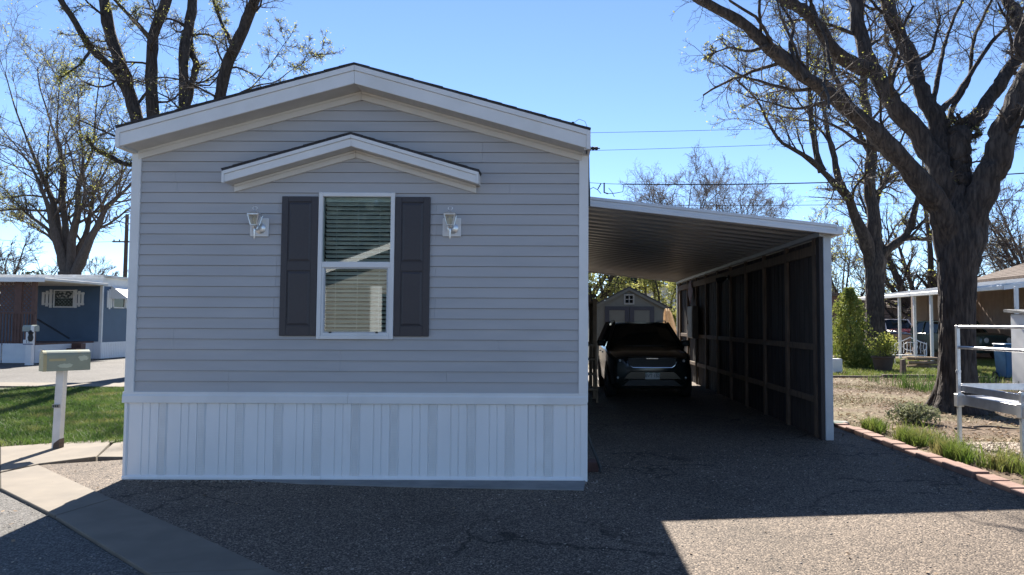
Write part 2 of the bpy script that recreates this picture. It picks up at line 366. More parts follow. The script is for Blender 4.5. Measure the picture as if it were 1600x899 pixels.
def np_mesh(name, V, Fc, m, parent=None, smooth=False):
    """Mesh from arrays: V (n,3), Fc (m,3 or 4)."""
    me = bpy.data.meshes.new(name); k = Fc.shape[1]
    off = np.array(origin(parent)) if parent is not None else np.zeros(3)
    me.vertices.add(len(V)); me.vertices.foreach_set('co', (V - off).astype(np.float32).ravel())
    me.loops.add(Fc.size); me.loops.foreach_set('vertex_index', Fc.astype(np.int32).ravel())
    me.polygons.add(len(Fc)); me.polygons.foreach_set('loop_start', np.arange(0, Fc.size, k, dtype=np.int32))
    me.polygons.foreach_set('loop_total', np.full(len(Fc), k, dtype=np.int32))
    if smooth: me.polygons.foreach_set('use_smooth', np.ones(len(Fc), dtype=bool))
    me.update(calc_edges=True); me.materials.append(m)
    return link_mesh(name, me, parent)

def struct(name, mb, m, **k):
    o = mb.build(name, m, **k); o['kind'] = 'structure'; return o
def copy_tree(o, parent=None):
    c = o.copy(); COL.objects.link(c); c.parent = parent
    for ch in list(o.children): copy_tree(ch, c)
    return c
def text(name, body, size, loc, m, parent, rot=(math.pi / 2, 0, 0), ext=0.001):
    cu = bpy.data.curves.new(name, 'FONT'); cu.body = body; cu.size = size; cu.extrude = ext
    cu.align_x = 'CENTER'; cu.align_y = 'CENTER'; cu.materials.append(m)
    tmp = bpy.data.objects.new(name, cu); me = bpy.data.meshes.new_from_object(tmp); bpy.data.objects.remove(tmp)
    me.materials.clear(); me.materials.append(m)
    o = bpy.data.objects.new(name, me); COL.objects.link(o); o.parent = parent; o.location = loc; o.rotation_euler = rot
    return o

# ------------------------------------------------------------------ ground, road, pavement
def sheet(name, pts, z, m):
    return struct(name, MB().poly([(p[0], p[1], z) for p in pts]), m)
def g2(px, py):
    p = gnd(px, py); return (p.x, p.y)

sheet('ground', [(-600, -600), (600, -600), (600, 900), (-600, 900)], -0.06, dirt_m)
u_line = [g2(60, 728), g2(162, 775), g2(304, 836), g2(439, 899)]      # inner edge of the concrete gutter
l_line = [g2(0, 765), g2(84, 809), g2(233, 899)]                      # street edge of the gutter
du = Vector((u_line[3][0] - u_line[0][0], u_line[3][1] - u_line[0][1])).normalized()
far_u = (u_line[3][0] + du.x * 4.2, u_line[3][1] + du.y * 4.2)
far_l = (l_line[2][0] + du.x * 5.0, l_line[2][1] + du.y * 5.0)
near_l = (l_line[0][0] - du.x * 6, l_line[0][1] - du.y * 6 + 0.0)
road_w = [(-60, 9.0), (-9.6, 9.0), near_l] + l_line + [far_l, (4.6, far_l[1]), (60, far_l[1]), (60, -11.5), (-60, -11.5)]
sheet('road', road_w, -0.012, street_m)
HX0, HX1, HY0, HY1 = -4.335, 0.285, 7.21, 24.0
sheet('driveway', [g2(58, 727), (-4.9, 8.25), (-4.30, 8.75), (-4.30, 24.5), (4.28, 24.5), (4.28, far_u[1]), far_u] + u_line[::-1][:3], 0.0, drive_m)
# far street in front of the blue home, with a kerb strip on this side
fs0, fs1 = 17.3, 25.4
sheet('far_road', [(-70, fs0 + 1.0), (-9.4, fs0 + 0.4), (-17.6, 30.6), (-17.6, 45), (-19.6, 45), (-19.6, fs1 + 3.2), (-70, fs1 + 3.2)], -0.02, street_m)
# concrete gutter of separate slabs, and a pavement behind it
gut = thing('gutter', (-3.5, 6.0, 0), None, None, kind='structure')
def lerp2(a, b, t): return (a[0] + (b[0] - a[0]) * t, a[1] + (b[1] - a[1]) * t)
def along(line, t):
    n = len(line) - 1; k = min(int(t * n), n - 1); return lerp2(line[k], line[k + 1], t * n - k)
cuts = [(0.0, 0.0), (0.36, 0.50), (0.70, 0.80), (1.0, 1.0)]
du_l = u_line; dl_l = l_line
strip_u = [(u_line[0][0], u_line[0][1])] + u_line[1:] + [far_u]
def slab(name, poly, m, z0, z1, parent, bev=0.006):
    c = (sum(p[0] for p in poly) / len(poly), sum(p[1] for p in poly) / len(poly))
    q = []
    for p in poly:
        d = Vector((c[0] - p[0], c[1] - p[1])); L = d.length; d = d / L * 0.004
        q.append((p[0] + d.x, p[1] + d.y))
    return MB().prism(q, 'z', z0, z1).build(name, m, parent, bevel=bev)
a0, a1 = u_line[0], l_line[0]
t1u, t1l = lerp2(u_line[1], u_line[2], 0.12), g2(86, 808)
slab('slab', [a0, u_line[1], t1u, t1l, a1, g2(0, 741)], conc_m, -0.08, 0.012, gut)
t2u, t2l = lerp2(u_line[2], u_line[3], 0.9), l_line[2]
slab('slab', [t1u, u_line[2], t2u, t2l, t1l], conc_m, -0.08, 0.012, gut)
slab('slab', [t2u, far_u, far_l, t2l], conc_m, -0.08, 0.012, gut)
slab('slab', [a1, near_l, (near_l[0] - 0.3, near_l[1] + 1.3), g2(-60, 722), g2(0, 741)], conc_m, -0.08, 0.012, gut)
walk = thing('pavement', (-6, 9, 0), None, None, kind='structure')
slab('slab', [g2(0, 740), g2(60, 727.5), g2(150, 716), g2(172, 694), g2(195, 688), g2(120, 692), g2(0, 701)], conc_m, -0.08, 0.020, walk)
slab('slab', [g2(152, 716), g2(176, 695), g2(196, 690), (-4.28, 9.3), (-4.28, 8.3)], conc_m, -0.08, 0.016, walk)
slab('slab', [g2(-1, 740), g2(-1, 701), g2(-160, 712), g2(-160, 745)], conc_m, -0.08, 0.020, walk)
kerb = thing('kerb', (-13, 17, 0), None, None, kind='structure')
for i in range(9):
    x0 = -9.1 - i * 2.0
    slab('kerb_block', [(x0, 16.9 + 0.03 * i), (x0, 17.9 + 0.03 * i), (x0 - 2.0, 17.93 + 0.03 * i), (x0 - 2.0, 16.93 + 0.03 * i)], conc_m, -0.06, 0.035, kerb)
# a concrete pad edge shows under the house skirting
pad = [g2(395, 752), g2(470, 757), g2(640, 762), g2(912, 767), g2(915, 752), (0.3, 7.4), (-3.2, 7.4)]
struct('concrete_pad', MB().prism(pad, 'z', -0.03, 0.012), pad_m, bevel=0.006)
lawn_poly = [(-4.3, 9.25), g2(150, 693), g2(0, 699), (-16, 9.6), (-30, 10), (-30, 16.9), (-9.0, 16.9), (-4.3, 16.4)]
sheet('side_lawn', [(-4.36, 17.0), (-9.3, 17.2), (-17.4, 30.6), (-17.4, 60), (-4.36, 60)], -0.004, soil_m)
sheet('lawn', lawn_poly, -0.004, soil_m)
sheet('verge', [(-4.3, 14.2), (-9.0, 15.6), (-12.5, 16.9), (-4.3, 16.9)], 0.004, dirt_m)
sheet('yard', [(4.52, 5.0), (60, 5.0), (60, 60), (4.52, 60)], -0.006, dirt_m)

def tufts(name, n, sampler, h, w, m, lean=0.35, keep=None, parent=None):
    """Grass: n single blades, each a bent pair of triangles."""
    x, y = sampler(n)
    if keep is not None:
        k = keep(x, y); x, y = x[k], y[k]
    n = len(x)
    a = RNG.uniform(0, 2 * np.pi, n); hh = h * RNG.uniform(0.45, 1.25, n); ww = w * RNG.uniform(0.6, 1.3, n)
    la = RNG.uniform(0, 2 * np.pi, n); ll = hh * lean * RNG.uniform(0.2, 1.6, n)
    b = np.stack([x, y, np.zeros(n)], 1)
    side = np.stack([np.cos(a), np.sin(a), np.zeros(n)], 1) * ww[:, None]
    dl = np.stack([np.cos(la), np.sin(la), np.zeros(n)], 1) * ll[:, None]
    mid = b + dl * 0.3; mid[:, 2] = hh * 0.6
    tip = b + dl; tip[:, 2] = hh
    V = np.stack([b - side, b + side, mid + side * 0.7, tip, mid - side * 0.7], 1).reshape(-1, 3)
    i = np.arange(n)[:, None] * 5
    T = np.concatenate([i + np.array([[0, 1, 2]]), i + np.array([[0, 2, 4]]), i + np.array([[4, 2, 3]])])
    o = np_mesh(name, V, T, m, parent); o['kind'] = 'stuff'
    return o
def rect(x0, x1, y0, y1):
    return lambda n: (RNG.uniform(x0, x1, n), RNG.uniform(y0, y1, n))
def inpoly(x, y, poly):
    c = np.zeros(len(x), bool); n = len(poly); j = n - 1
    for i in range(n):
        xi, yi = poly[i][:2]; xj, yj = poly[j][:2]
        c ^= ((yi > y) != (yj > y)) & (x < (xj - xi) * (y - yi) / (yj - yi + 1e-12) + xi)
        j = i
    return c
def patchy(x, y, s, thr):
    v = np.array([mnoise.noise(Vector((a * s, b * s, 3.1))) for a, b in zip(x, y)])
    return v > thr - RNG.uniform(0, 0.35, len(x))
lp = [(-4.4, 9.5), g2(150, 694.5), g2(0, 699), (-14, 9.7), (-14, 16.8), (-9, 16.6), (-4.4, 14.6)]
tufts('lawn_grass', 130000, rect(-12.5, -4.4, 9.0, 16.8), 0.075, 0.0042, grass_m, 0.7,
      keep=lambda x, y: inpoly(x, y, lp))
tufts('verge_grass', 14000, rect(-12.5, -4.4, 14.0, 17.0), 0.05, 0.005, straw_m, 1.2)
# right-hand yard: straw on bare earth, greener towards the back, a strip of weeds along the bricks
tufts('dry_grass', 60000, rect(4.6, 13, 7.0, 21.8), 0.035, 0.006, straw_m, 2.2, keep=lambda x, y: patchy(x, y, 0.45, 0.22))
tufts('back_lawn_grass', 90000, rect(4.6, 20, 21.5, 32), 0.10, 0.008, weed_m, 0.7, keep=lambda x, y: patchy(x, y, 0.25, -0.12))
tufts('weeds', 11000, lambda n: (4.62 + np.abs(RNG.normal(0, 0.26, n)), RNG.uniform(6.0, 10.9, n)), 0.19, 0.0055, weed_m, 0.55,
      keep=lambda x, y: patchy(x, y, 1.6, 0.20) & (x < 5.5))
tufts('trunk_weeds', 9000, rect(8.5, 14.5, 15.5, 20.5), 0.26, 0.008, grass_m, 0.5, keep=lambda x, y: patchy(x, y, 0.6, 0.25))
def litter(name, n, x, y, s, m, z=0.012):
    a = RNG.uniform(0, 2 * np.pi, n); t = RNG.normal(0, 0.35, (n, 2)); ss = s * RNG.uniform(0.5, 1.4, n)
    c = np.stack([x, y, np.full(n, z)], 1)
    u = np.stack([np.cos(a), np.sin(a), t[:, 0]], 1) * ss[:, None]; w = np.stack([-np.sin(a), np.cos(a), t[:, 1]], 1) * (ss * 0.55)[:, None]
    V = np.stack([c - u, c - w, c + u, c + w], 1).reshape(-1, 3)
    V[:, 2] = np.maximum(V[:, 2], 0.001)
    o = np_mesh(name, V, np.arange(n)[:, None] * 4 + np.arange(4)[None], m); o['kind'] = 'stuff'
    return o
n = 6000
litter('fallen_leaves', n, 4.6 + np.abs(RNG.normal(0, 4, n)), RNG.uniform(7, 21, n), 0.035, leaflit_m)
def pebbles(name, n, x, y, s, m, z=0.0):
    base = np.array([[1, 0, 0], [-1, 0, 0], [0, 1, 0], [0, -1, 0], [0, 0, 1], [0, 0, -1],
                     [.6, .6, .5], [-.6, .6, .5], [-.6, -.6, .5], [.6, -.6, .5]], float)
    tri = np.array([[0, 6, 9], [6, 2, 7], [7, 1, 8], [8, 3, 9], [4, 6, 7], [4, 7, 8], [4, 8, 9], [4, 9, 6], [0, 2, 6], [2, 1, 7], [1, 3, 8], [3, 0, 9],
                    [0, 5, 2], [2, 5, 1], [1, 5, 3], [3, 5, 0]])
    P = base[None] * RNG.uniform(0.65, 1.25, (n, 10, 1)) * (s * RNG.uniform(0.5, 1.5, n))[:, None, None]
    P = P * np.stack([RNG.uniform(0.7, 1.3, n), RNG.uniform(0.7, 1.3, n), RNG.uniform(0.45, 0.8, n)], 1)[:, None, :]
    a = RNG.uniform(0, 2 * np.pi, n); ca, sa = np.cos(a)[:, None], np.sin(a)[:, None]
    X = P[:, :, 0] * ca - P[:, :, 1] * sa + x[:, None]; Y = P[:, :, 0] * sa + P[:, :, 1] * ca + y[:, None]
    Z = P[:, :, 2] + z + s * 0.3
    V = np.stack([X, Y, Z], 2).reshape(-1, 3)
    T = (np.arange(n)[:, None, None] * 10 + tri[None]).reshape(-1, 3)
    o = np_mesh(name, V, T, m); o['kind'] = 'stuff'; return o
n = 5200
pebbles('gravel', n, RNG.uniform(5.2, 8.2, n), 9.6 - np.abs(RNG.normal(0, 1.0, n)), 0.021, stone_m)
n = 260
litter('drive_leaves', n, np.concatenate([RNG.uniform(-5.5, 4.2, 160), 4.2 - np.abs(RNG.normal(0, .25, 100))]), np.concatenate([RNG.uniform(4.2, 9.0, 160), RNG.uniform(6, 11, 100)]), 0.016, leaflit_m, .008)
n = 700
pebbles('skirt_grit', n, RNG.uniform(-4.3, 0.4, n), 7.17 - np.abs(RNG.normal(0, .05, n)), 0.008, stone_m, .002)
n = 2600
pebbles('loose_chips', n, RNG.uniform(-6, 4.3, n), RNG.uniform(3.8, 9.0, n), 0.0065, stone_m)

# brick edging along the drive
ed = thing('brick_edging', (4.37, 9.2, 0), 'low row of flat red bricks edging the drive beside the weeds', 'edging')
y = 6.55; i = 0
while y < 11.25:
    L = 0.295
    j = RNG.normal(0, 0.008, 4)
    c = Vector((4.40 + j[0], y + L / 2, 0)); rz = j[1] * 2.2
    q = []
    for sx, sy in ((-1, -1), (1, -1), (1, 1), (-1, 1)):
        dx, dy = sx * 0.095, sy * (L / 2 - 0.007)
        q.append((c.x + dx * math.cos(rz) - dy * math.sin(rz), c.y + dx * math.sin(rz) + dy * math.cos(rz)))
    MB().prism(q, 'z', -0.05, 0.048 + j[2]).build('brick', brick_m, ed, bevel=0.007)
    y += L + 0.004; i += 1
for k, (x, yy) in enumerate(((4.45, 11.35), (4.52, 6.15))):
    MB().prism([(x - 0.2, yy - 0.1), (x + 0.12, yy - 0.14), (x + 0.14, yy + 0.06), (x - 0.16, yy + 0.1)], 'z', -0.04, 0.05).build('stone', [pad_m, conc_m][k], ed, bevel=0.012)

# ------------------------------------------------------------------ the grey mobile home
YF = HY0
XC = (HX0 + HX1) / 2
ZB0, ZB1 = 0.765, 0.872                   # white band between skirting and siding
ZE = 3.36                                 # wall top at the eaves
SL = 0.277                                # roof pitch
home = thing('mobile_home', (XC, YF, 0), 'grey mobile home with white gable trim, dark shutters and white skirting', 'mobile home')
core = MB()
CI = 0.03
wx0, wx1, wz0, wz1 = at(499, 303, YF).x, at(614, 303, YF).x, at(555, 528, YF).z, at(555, 303.5, YF).z
PKZ = ZE + SL * (HX1 - XC)
# wall core with a hole for the window
cy = YF + CI
core.poly([(HX0 + .02, cy, 0.1), (wx0, cy, 0.1), (wx0, cy, ZE), (HX0 + .02, cy, ZE)])
core.poly([(wx1, cy, 0.1), (HX1 - .02, cy, 0.1), (HX1 - .02, cy, ZE), (wx1, cy, ZE)])
core.poly([(wx0, cy, 0.1), (wx1, cy, 0.1), (wx1, cy, wz0), (wx0, cy, wz0)])
core.poly([(wx0, cy, wz1), (wx1, cy, wz1), (wx1, cy, ZE), (wx0, cy, ZE)])
core.poly([(HX0 + .02, cy, ZE), (HX1 - .02, cy, ZE), (XC, cy, PKZ)])
core.poly([(HX0 + .02, cy, 0.1), (HX0 + .02, HY1, 0.1), (HX0 + .02, HY1, ZE), (HX0 + .02, cy, ZE)])
core.poly([(HX1 - .02, cy, 0.1), (HX1 - .02, HY1, 0.1), (HX1 - .02, HY1, ZE), (HX1 - .02, cy, ZE)])
core.poly([(HX0 + .02, HY1, 0.1), (HX1 - .02, HY1, 0.1), (HX1 - .02, HY1, ZE), (XC, HY1, PKZ), (HX0 + .02, HY1, ZE)])
core.poly([(HX0, YF + 3, 0.9), (HX1, YF + 3, 0.9), (HX1, YF + 3, 3.3), (HX0, YF + 3, 3.3)])
core.poly([(HX0, YF + .05, 0.9), (HX1, YF + .05, 0.9), (HX1, YF + 3, 0.9), (HX0, YF + 3, 0.9)])
core.build('wall', room_m, home)
PITCHZ = 0.1065
def gable_x(z, side):
    if z <= ZE: return HX0 if side < 0 else HX1
    d = (z - ZE) / SL
    return min(HX0 + d, XC - 0.01) if side < 0 else max(HX1 - d, XC + 0.01)
def plank_piece(mb, xa0, xa1, xb0, xb1, z0, z1, zc0, zc1):
    """A slice z0..z1 of a lap course zc0..zc1; x ranges at the bottom (a) and top (b). Two beads, as double-four vinyl has."""
    def yy(z):
        t = (z - zc0) / (zc1 - zc0)
        return YF - 0.013 * (1 - t) - 0.002
    mb.poly([(xa0, yy(z0), z0), (xa1, yy(z0), z0), (xb1, yy(z1), z1), (xb0, yy(z1), z1)])
    mb.poly([(xa0, yy(z0), z0), (xa1, yy(z0), z0), (xa1, YF + .02, z0), (xa0, YF + .02, z0)])
    for xa, xb in ((xa0, xb0), (xa1, xb1)):
        mb.poly([(xa, yy(z0), z0), (xb, yy(z1), z1), (xb, YF + .02, z1), (xa, YF + .02, z0)])
def seam_x(px, z): return at(px, 400, YF).x
seams = {0: [363], 1: [363, 700], 2: [535], 3: [535], 4: [276, 780], 5: [276], 6: [620], 7: [430, 680], 8: [430, 681], 9: [640], 10: [432], 11: [433, 681], 12: [433],
         13: [], 14: [681], 15: [434, 682], 16: [], 17: [435, 681], 18: [], 19: [274, 796], 20: [271], 21: [], 22: [752], 23: [253, 752], 24: [], 25: [420], 26: [], 27: [600], 28: []}
k = 0; z = ZB1 + 0.004
while z < PKZ - 0.05:
    zc0, zc1 = z, z + PITCHZ - 0.0025
    zt = min(zc1, PKZ - 0.02)
    sx = sorted(seam_x(s, z) for s in seams.get(k, []))
    bounds = [None] + sx + [None]
    for i in range(len(bounds) - 1):
        mb, ml, mr_ = MB(), MB(), MB()
        def L(zz): return gable_x(zz, -1) + 0.004 if bounds[i] is None else max(bounds[i] + 0.0009, gable_x(zz, -1))
        def Rr(zz): return gable_x(zz, 1) - 0.004 if bounds[i + 1] is None else min(bounds[i + 1] - 0.0009, gable_x(zz, 1))
        if Rr(zt) - L(zt) < 0.03: continue
        slices = sorted({zc0, zt, *[v for v in (wz0, wz1) if zc0 < v < zt]})
        for a, b in zip(slices[:-1], slices[1:]):
            l0, r0, l1, r1 = L(a), Rr(a), L(b), Rr(b)
            mid = (a + b) / 2
            if wz0 < mid < wz1:
                if l0 < wx0: plank_piece(ml, l0, min(r0, wx0), l1, min(r1, wx0), a, b, zc0, zc1)
                if r0 > wx1: plank_piece(mr_, max(l0, wx1), r0, max(l1, wx1), r1, a, b, zc0, zc1)
            else:
                plank_piece(mb, l0, r0, l1, r1, a, b, zc0, zc1)
        for m_ in (mb, ml, mr_):
            if m_.v: m_.build('siding_plank', siding, home)
    z += PITCHZ; k += 1
# long side walls: one shared plank mesh per side
for sx in (-1, 1):
    x = HX0 if sx < 0 else HX1
    pm = MB().prism([(x + sx * 0.015, 0), (x - sx * .01, 0), (x - sx * .01, PITCHZ - .002), (x + sx * 0.002, PITCHZ - .002)], 'y', YF + 0.03, HY1).mesh('siding_plank', siding, (XC, YF, 0))
    for k in range(24):
        o = link_mesh('siding_plank', pm, home); o.location = (0, 0, ZB1 + 0.004 + k * PITCHZ)
    MB().box(x - .015 if sx < 0 else x, x if sx < 0 else x + .015, YF + .03, HY1, 0.0, ZB1).build('side_skirting', skirt_m, home)
# corner trims
for sx, x in ((-1, HX0), (1, HX1)):
    w = 0.075
    MB().box(x - 0.02 if sx < 0 else x - w, x + w if sx < 0 else x + 0.02, YF - 0.026, YF + 0.07, ZB1 - 0.03 if sx < 0 else ZB0 + 0.02, ZE + 0.05).build('corner_trim', white, home, bevel=0.004)
# the white band in pieces
bx = [HX0 - 0.035, at(545, 620, YF).x, HX1 - 0.02 + 0.035]
for a, b in zip(bx[:-1], bx[1:]):
    MB().prism([(YF - 0.036, ZB0), (YF - 0.036, ZB1 - 0.035), (YF - 0.028, ZB1 - 0.022), (YF - 0.028, ZB1 + 0.004), (YF + 0.02, ZB1 + 0.004), (YF + 0.02, ZB0)], 'x', a + .001, b - .001).build('band_board', white, home, bevel=0.003)
# skirting of ribbed vinyl panels
sk0, sk1 = at(196, 700, YF).x, at(909, 700, YF).x
npan = 12; pw = (sk1 - sk0) / (npan - 0.18)
px0 = sk0 - pw * 0.18
def skirt_panel(x0, x1, clip0, clip1):
    prof = []
    def rib(x, d=0.011, w=0.008):
        prof.extend([(x - w, 0.0), (x - w * .3, d), (x + w * .3, d), (x + w, 0.0)])
    W_ = x1 - x0
    for t in (0.02, 0.24, 0.60, 0.80): rib(x0 + W_ * t)
    pts = [(x0, 0.0)] + prof + [(x1, 0.0)]
    pts = [(max(clip0, min(clip1, a)), d) for a, d in pts]
    mb = MB()
    for (a, da), (b, db) in zip(pts[:-1], pts[1:]):
        if b - a < 1e-5: continue
        mb.poly([(a, YF - 0.004 + da, 0.03), (b, YF - 0.004 + db, 0.03), (b, YF - 0.004 + db, ZB0 + 0.01), (a, YF - 0.004 + da, ZB0 + 0.01)])
    return mb
for i in range(npan):
    x0 = px0 + i * pw
    p_ = skirt_panel(x0, x0 + pw, sk0, sk1).build('skirting_panel', skirt_m, home)
    v0, v1 = x0 + pw * 0.05, x0 + pw * 0.21
    if i > 0 or True:
        v0, v1 = max(v0, sk0), min(v1, sk1)
        if v1 - v0 > 0.02:
            MB().box(v0, v1, YF - 0.009, YF - 0.0045, 0.035, ZB0).build('vent_strip', vent_m, p_)
MB().box(HX0 - 0.017, sk0 + .012, YF - 0.016, YF + 0.05, 0.0, ZB0 - .002).build('skirting_corner', skirt_m, home, bevel=0.002)
MB().box(sk1 - 0.012, HX1 + .017, YF - 0.016, YF + 0.05, 0.0, ZB0 - .002).build('skirting_corner', skirt_m, home, bevel=0.002)
tx = [sk0 - 0.02, at(502, 740, YF).x, sk1 + 0.02]
for a, b in zip(tx[:-1], tx[1:]):
    MB().prism([(YF - 0.024, 0.004), (YF - 0.024, 0.028), (YF - 0.012, 0.044), (YF + .01, 0.044), (YF + .01, 0.004)], 'x', a + .0015, b - .0015).build('bottom_track', skirt_m, home, bevel=0.002)
# roof: overhang in front, fascia with a drip moulding, soffit, frieze
OH = 0.285
def chevron(xc, half, z_peak, slope, dz0, dz1, y0, y1, sides=(-1, 1), endcut=0.0):
    """Two sloping boards meeting at the ridge; dz0..dz1 measured down from the roof line."""
    out = []
    for sx in sides:
        xe = xc + sx * (half - endcut); ze = z_peak - slope * (half - endcut)
        g = 0.0012 * sx
        mb = MB().hexa([(xc + g, y0, z_peak - dz1), (xe, y0, ze - dz1), (xe, y1, ze - dz1), (xc + g, y1, z_peak - dz1),
                        (xc + g, y0, z_peak - dz0), (xe, y0, ze - dz0), (xe, y1, ze - dz0), (xc + g, y1, z_peak - dz0)])
        out.append(mb)
    return out
ROOFZ = at(545, 98.5, YF - OH).z
HALF = (HX1 - HX0) / 2 + 0.025
def shingle_course(mb, xc, sx, s0, s1, z_peak, slope, y0, y1, th):
    n = math.sqrt(1 + slope * slope)
    a, b = s0 / n, s1 / n
    mb.hexa([(xc + sx * a, y0, z_peak - slope * a - 0.006), (xc + sx * b, y0, z_peak - slope * b - 0.006), (xc + sx * b, y1, z_peak - slope * b - 0.006), (xc + sx * a, y1, z_peak - slope * a - 0.006),
             (xc + sx * a, y0, z_peak - slope * a + 0.001), (xc + sx * b, y0, z_peak - slope * b + th), (xc + sx * b, y1, z_peak - slope * b + th), (xc + sx * a, y1, z_peak - slope * a + 0.001)])
def roof_assembly(par, xc, half, zp, slope, y0, y1, fh, dh, name='roof', sh=0.145):
    rf = None
    ns = max(3, int(half * math.sqrt(1 + slope ** 2) / sh))
    for mb in chevron(xc, half, zp, slope, 0.006, 0.022, y0 - 0.012, y1): rf = mb.build(name, roof_m, par)
    Ls = half * math.sqrt(1 + slope ** 2)
    for sx in (-1, 1):
        for q in range(ns):
            mb = MB(); jit = random.uniform(-0.006, 0.006)
            shingle_course(mb, xc, sx, Ls * q / ns, Ls * (q + 1) / ns + 0.006, zp, slope, y0 - 0.018 + jit, y1, 0.005)
            mb.build('shingle', roof_m, par)
    for mb in chevron(xc, half, zp, slope, 0.024, 0.024 + dh, y0 - 0.012, y0 + 0.02): mb.build('drip_moulding', white, par)
    for mb in chevron(xc, half, zp, slope, 0.026 + dh, fh, y0, y0 + 0.02): mb.build('fascia', white, par, bevel=0.002)
    return rf
FH = 0.205
roof_assembly(home, XC, HALF, ROOFZ, SL, YF - OH, HY1 + 0.2, FH, 0.05)
for mb in chevron(XC, HALF - 0.02, ROOFZ, SL, FH - 0.02, FH - 0.004, YF - OH + 0.02, YF + 0.02): mb.build('soffit', soffit_m, home)
for mb in chevron(XC, HALF - 0.07, ROOFZ, SL, FH - 0.005, FH + 0.020, YF - 0.034, YF - 0.001): mb.build('frieze_board', frieze_m, home, bevel=0.002)
for mb in chevron(XC, HALF - 0.07, ROOFZ, SL, FH + 0.021, FH + 0.082, YF - 0.030, YF - 0.001): mb.build('frieze_board', frieze_m, home, bevel=0.002)
for sx, x in ((-1, XC - HALF), (1, XC + HALF)):
    ze = ROOFZ - SL * HALF
    xa, xb = (x - 0.004, x + 0.035) if sx < 0 else (x - 0.035, x + 0.004)
    MB().box(xa, xb, YF - OH - 0.014, YF - OH + 0.015, ze - FH - .004, ze - 0.026).build('fascia_end', white, home, bevel=0.003)
    xs = x - 0.004 if sx < 0 else x - 0.016
    MB().box(xs, xs + 0.02, YF - OH + 0.015, HY1, ze - FH - .004, ze - 0.02).build('eave_board', white, home)
    xs2 = x + 0.016 if sx < 0 else x - 0.06
    MB().box(xs2, xs2 + 0.044, YF - OH + 0.02, YF + .02, ze - FH - .004, ze - FH + .03).build('eave_return', soffit_m, home)
# small decorative gable over the window
EY = YF - 0.205
ex0, ex1 = at(347, 268, EY).x, at(748, 268, EY).x
EXC, EH = (ex0 + ex1) / 2, (ex1 - ex0) / 2
EZP = at(545, 207, EY).z
ESL = (EZP - at(347, 264, EY).z) / EH
roof_assembly(home, EXC, EH, EZP, ESL, EY, YF - 0.001, 0.138, 0.034, 'gable_roof', 0.12)
for mb in chevron(EXC, EH - 0.01, EZP, ESL, 0.122, 0.134, EY + 0.02, YF - 0.001): mb.build('gable_soffit', soffit_m, home)
for mb in chevron(EXC, EH - 0.045, EZP, ESL, 0.136, 0.160, YF - 0.040, YF - 0.004): mb.build('gable_trim', frieze_m, home, bevel=0.002)
for mb in chevron(EXC, EH - 0.045, EZP, ESL, 0.161, 0.212, YF - 0.032, YF - 0.004): mb.build('gable_trim', frieze_m, home, bevel=0.002)
for sx in (-1, 1):
    x = EXC + sx * EH; ze = EZP - ESL * EH
    MB().box(min(x, x - sx * 0.022), max(x, x - sx * 0.022), EY - 0.014, EY + 0.012, ze - 0.14, ze - 0.026).build('gable_end', white, home, bevel=0.002)
    MB().box(min(x - sx * .002, x - sx * 0.012), max(x - sx * .002, x - sx * 0.012), EY + 0.012, YF - .001, ze - 0.13, ze - 0.026).build('gable_end', white, home)
# window
win = MB()
fx0, fx1 = at(496.5, 400, YF - .03).x, at(616, 400, YF - .03).x
fz0, fz1 = at(555, 530.5, YF - .03).z, at(555, 301, YF - .03).z
y0, y1 = YF - 0.038, YF + 0.05
fw = 0.042
win.box(fx0, fx0 + fw, y0, y1, fz0, fz1).box(fx1 - fw, fx1, y0, y1, fz0, fz1)
win.box(fx0 + fw, fx1 - fw, y0 + .001, y1, fz1 - fw, fz1).box(fx0 + fw, fx1 - fw, y0 + .001, y1, fz0, fz0 + fw)
wob = win.build('window', white, home, bevel=0.004)
zm = at(555, 414, YF).z
ix0, ix1 = fx0 + fw, fx1 - fw
sash = MB()
sash.box(ix0, ix1, y0 + 0.006, y0 + 0.045, zm - 0.03, zm + 0.028)
sash.box(ix0, ix0 + 0.02, y0 + 0.012, y0 + 0.045, fz0 + fw, zm - .03).box(ix1 - 0.02, ix1, y0 + 0.012, y0 + 0.045, fz0 + fw, zm - .03)
sash.box(ix0 + .02, ix1 - .02, y0 + 0.013, y0 + 0.045, fz0 + fw, fz0 + fw + 0.022)
sash.build('lower_sash', white, wob, bevel=0.003)
scr = MB()
scr.box(ix0 + .02, ix0 + .034, y0 + .02, y0 + .04, fz0 + fw + .022, zm - .03).box(ix1 - .034, ix1 - .02, y0 + .02, y0 + .04, fz0 + fw + .022, zm - .03)
scr.box(ix0 + .034, ix1 - .034, y0 + .02, y0 + .04, fz0 + fw + .022, fz0 + fw + .034).box(ix0 + .034, ix1 - .034, y0 + .02, y0 + .04, zm - .042, zm - .03)
scr.build('sash_gasket', post_grey, wob)
for fx in (0.14, 0.82):
    xx = ix0 + (ix1 - ix0) * fx
    MB().box(xx - .012, xx + .012, y0 + .008, y0 + .02, fz0 + fw + .02, fz0 + fw + .034).build('sash_latch', dark_gap, wob)
MB().box(ix0, ix1, y0 + 0.034, y0 + 0.038, zm, fz1 - fw).build('upper_pane', glass, wob)
MB().box(ix0 + .02, ix1 - .02, y0 + 0.028, y0 + 0.032, fz0 + fw + .02, zm - .03).build('lower_pane', glass, wob)
sm = MB()
for i in range(5):
    t = i / 4; xx = -0.024 + 0.048 * t
    sm.v += [(ix0 + .006, xx, 0.004 * (1 - (2 * t - 1) ** 2)), (ix1 - .006, xx, 0.004 * (1 - (2 * t - 1) ** 2))]
for i in range(4): sm.f.append((2 * i, 2 * i + 1, 2 * i + 3, 2 * i + 2))
smesh = sm.mesh('blind_slat', blind_m, (XC, 0, 0), True)
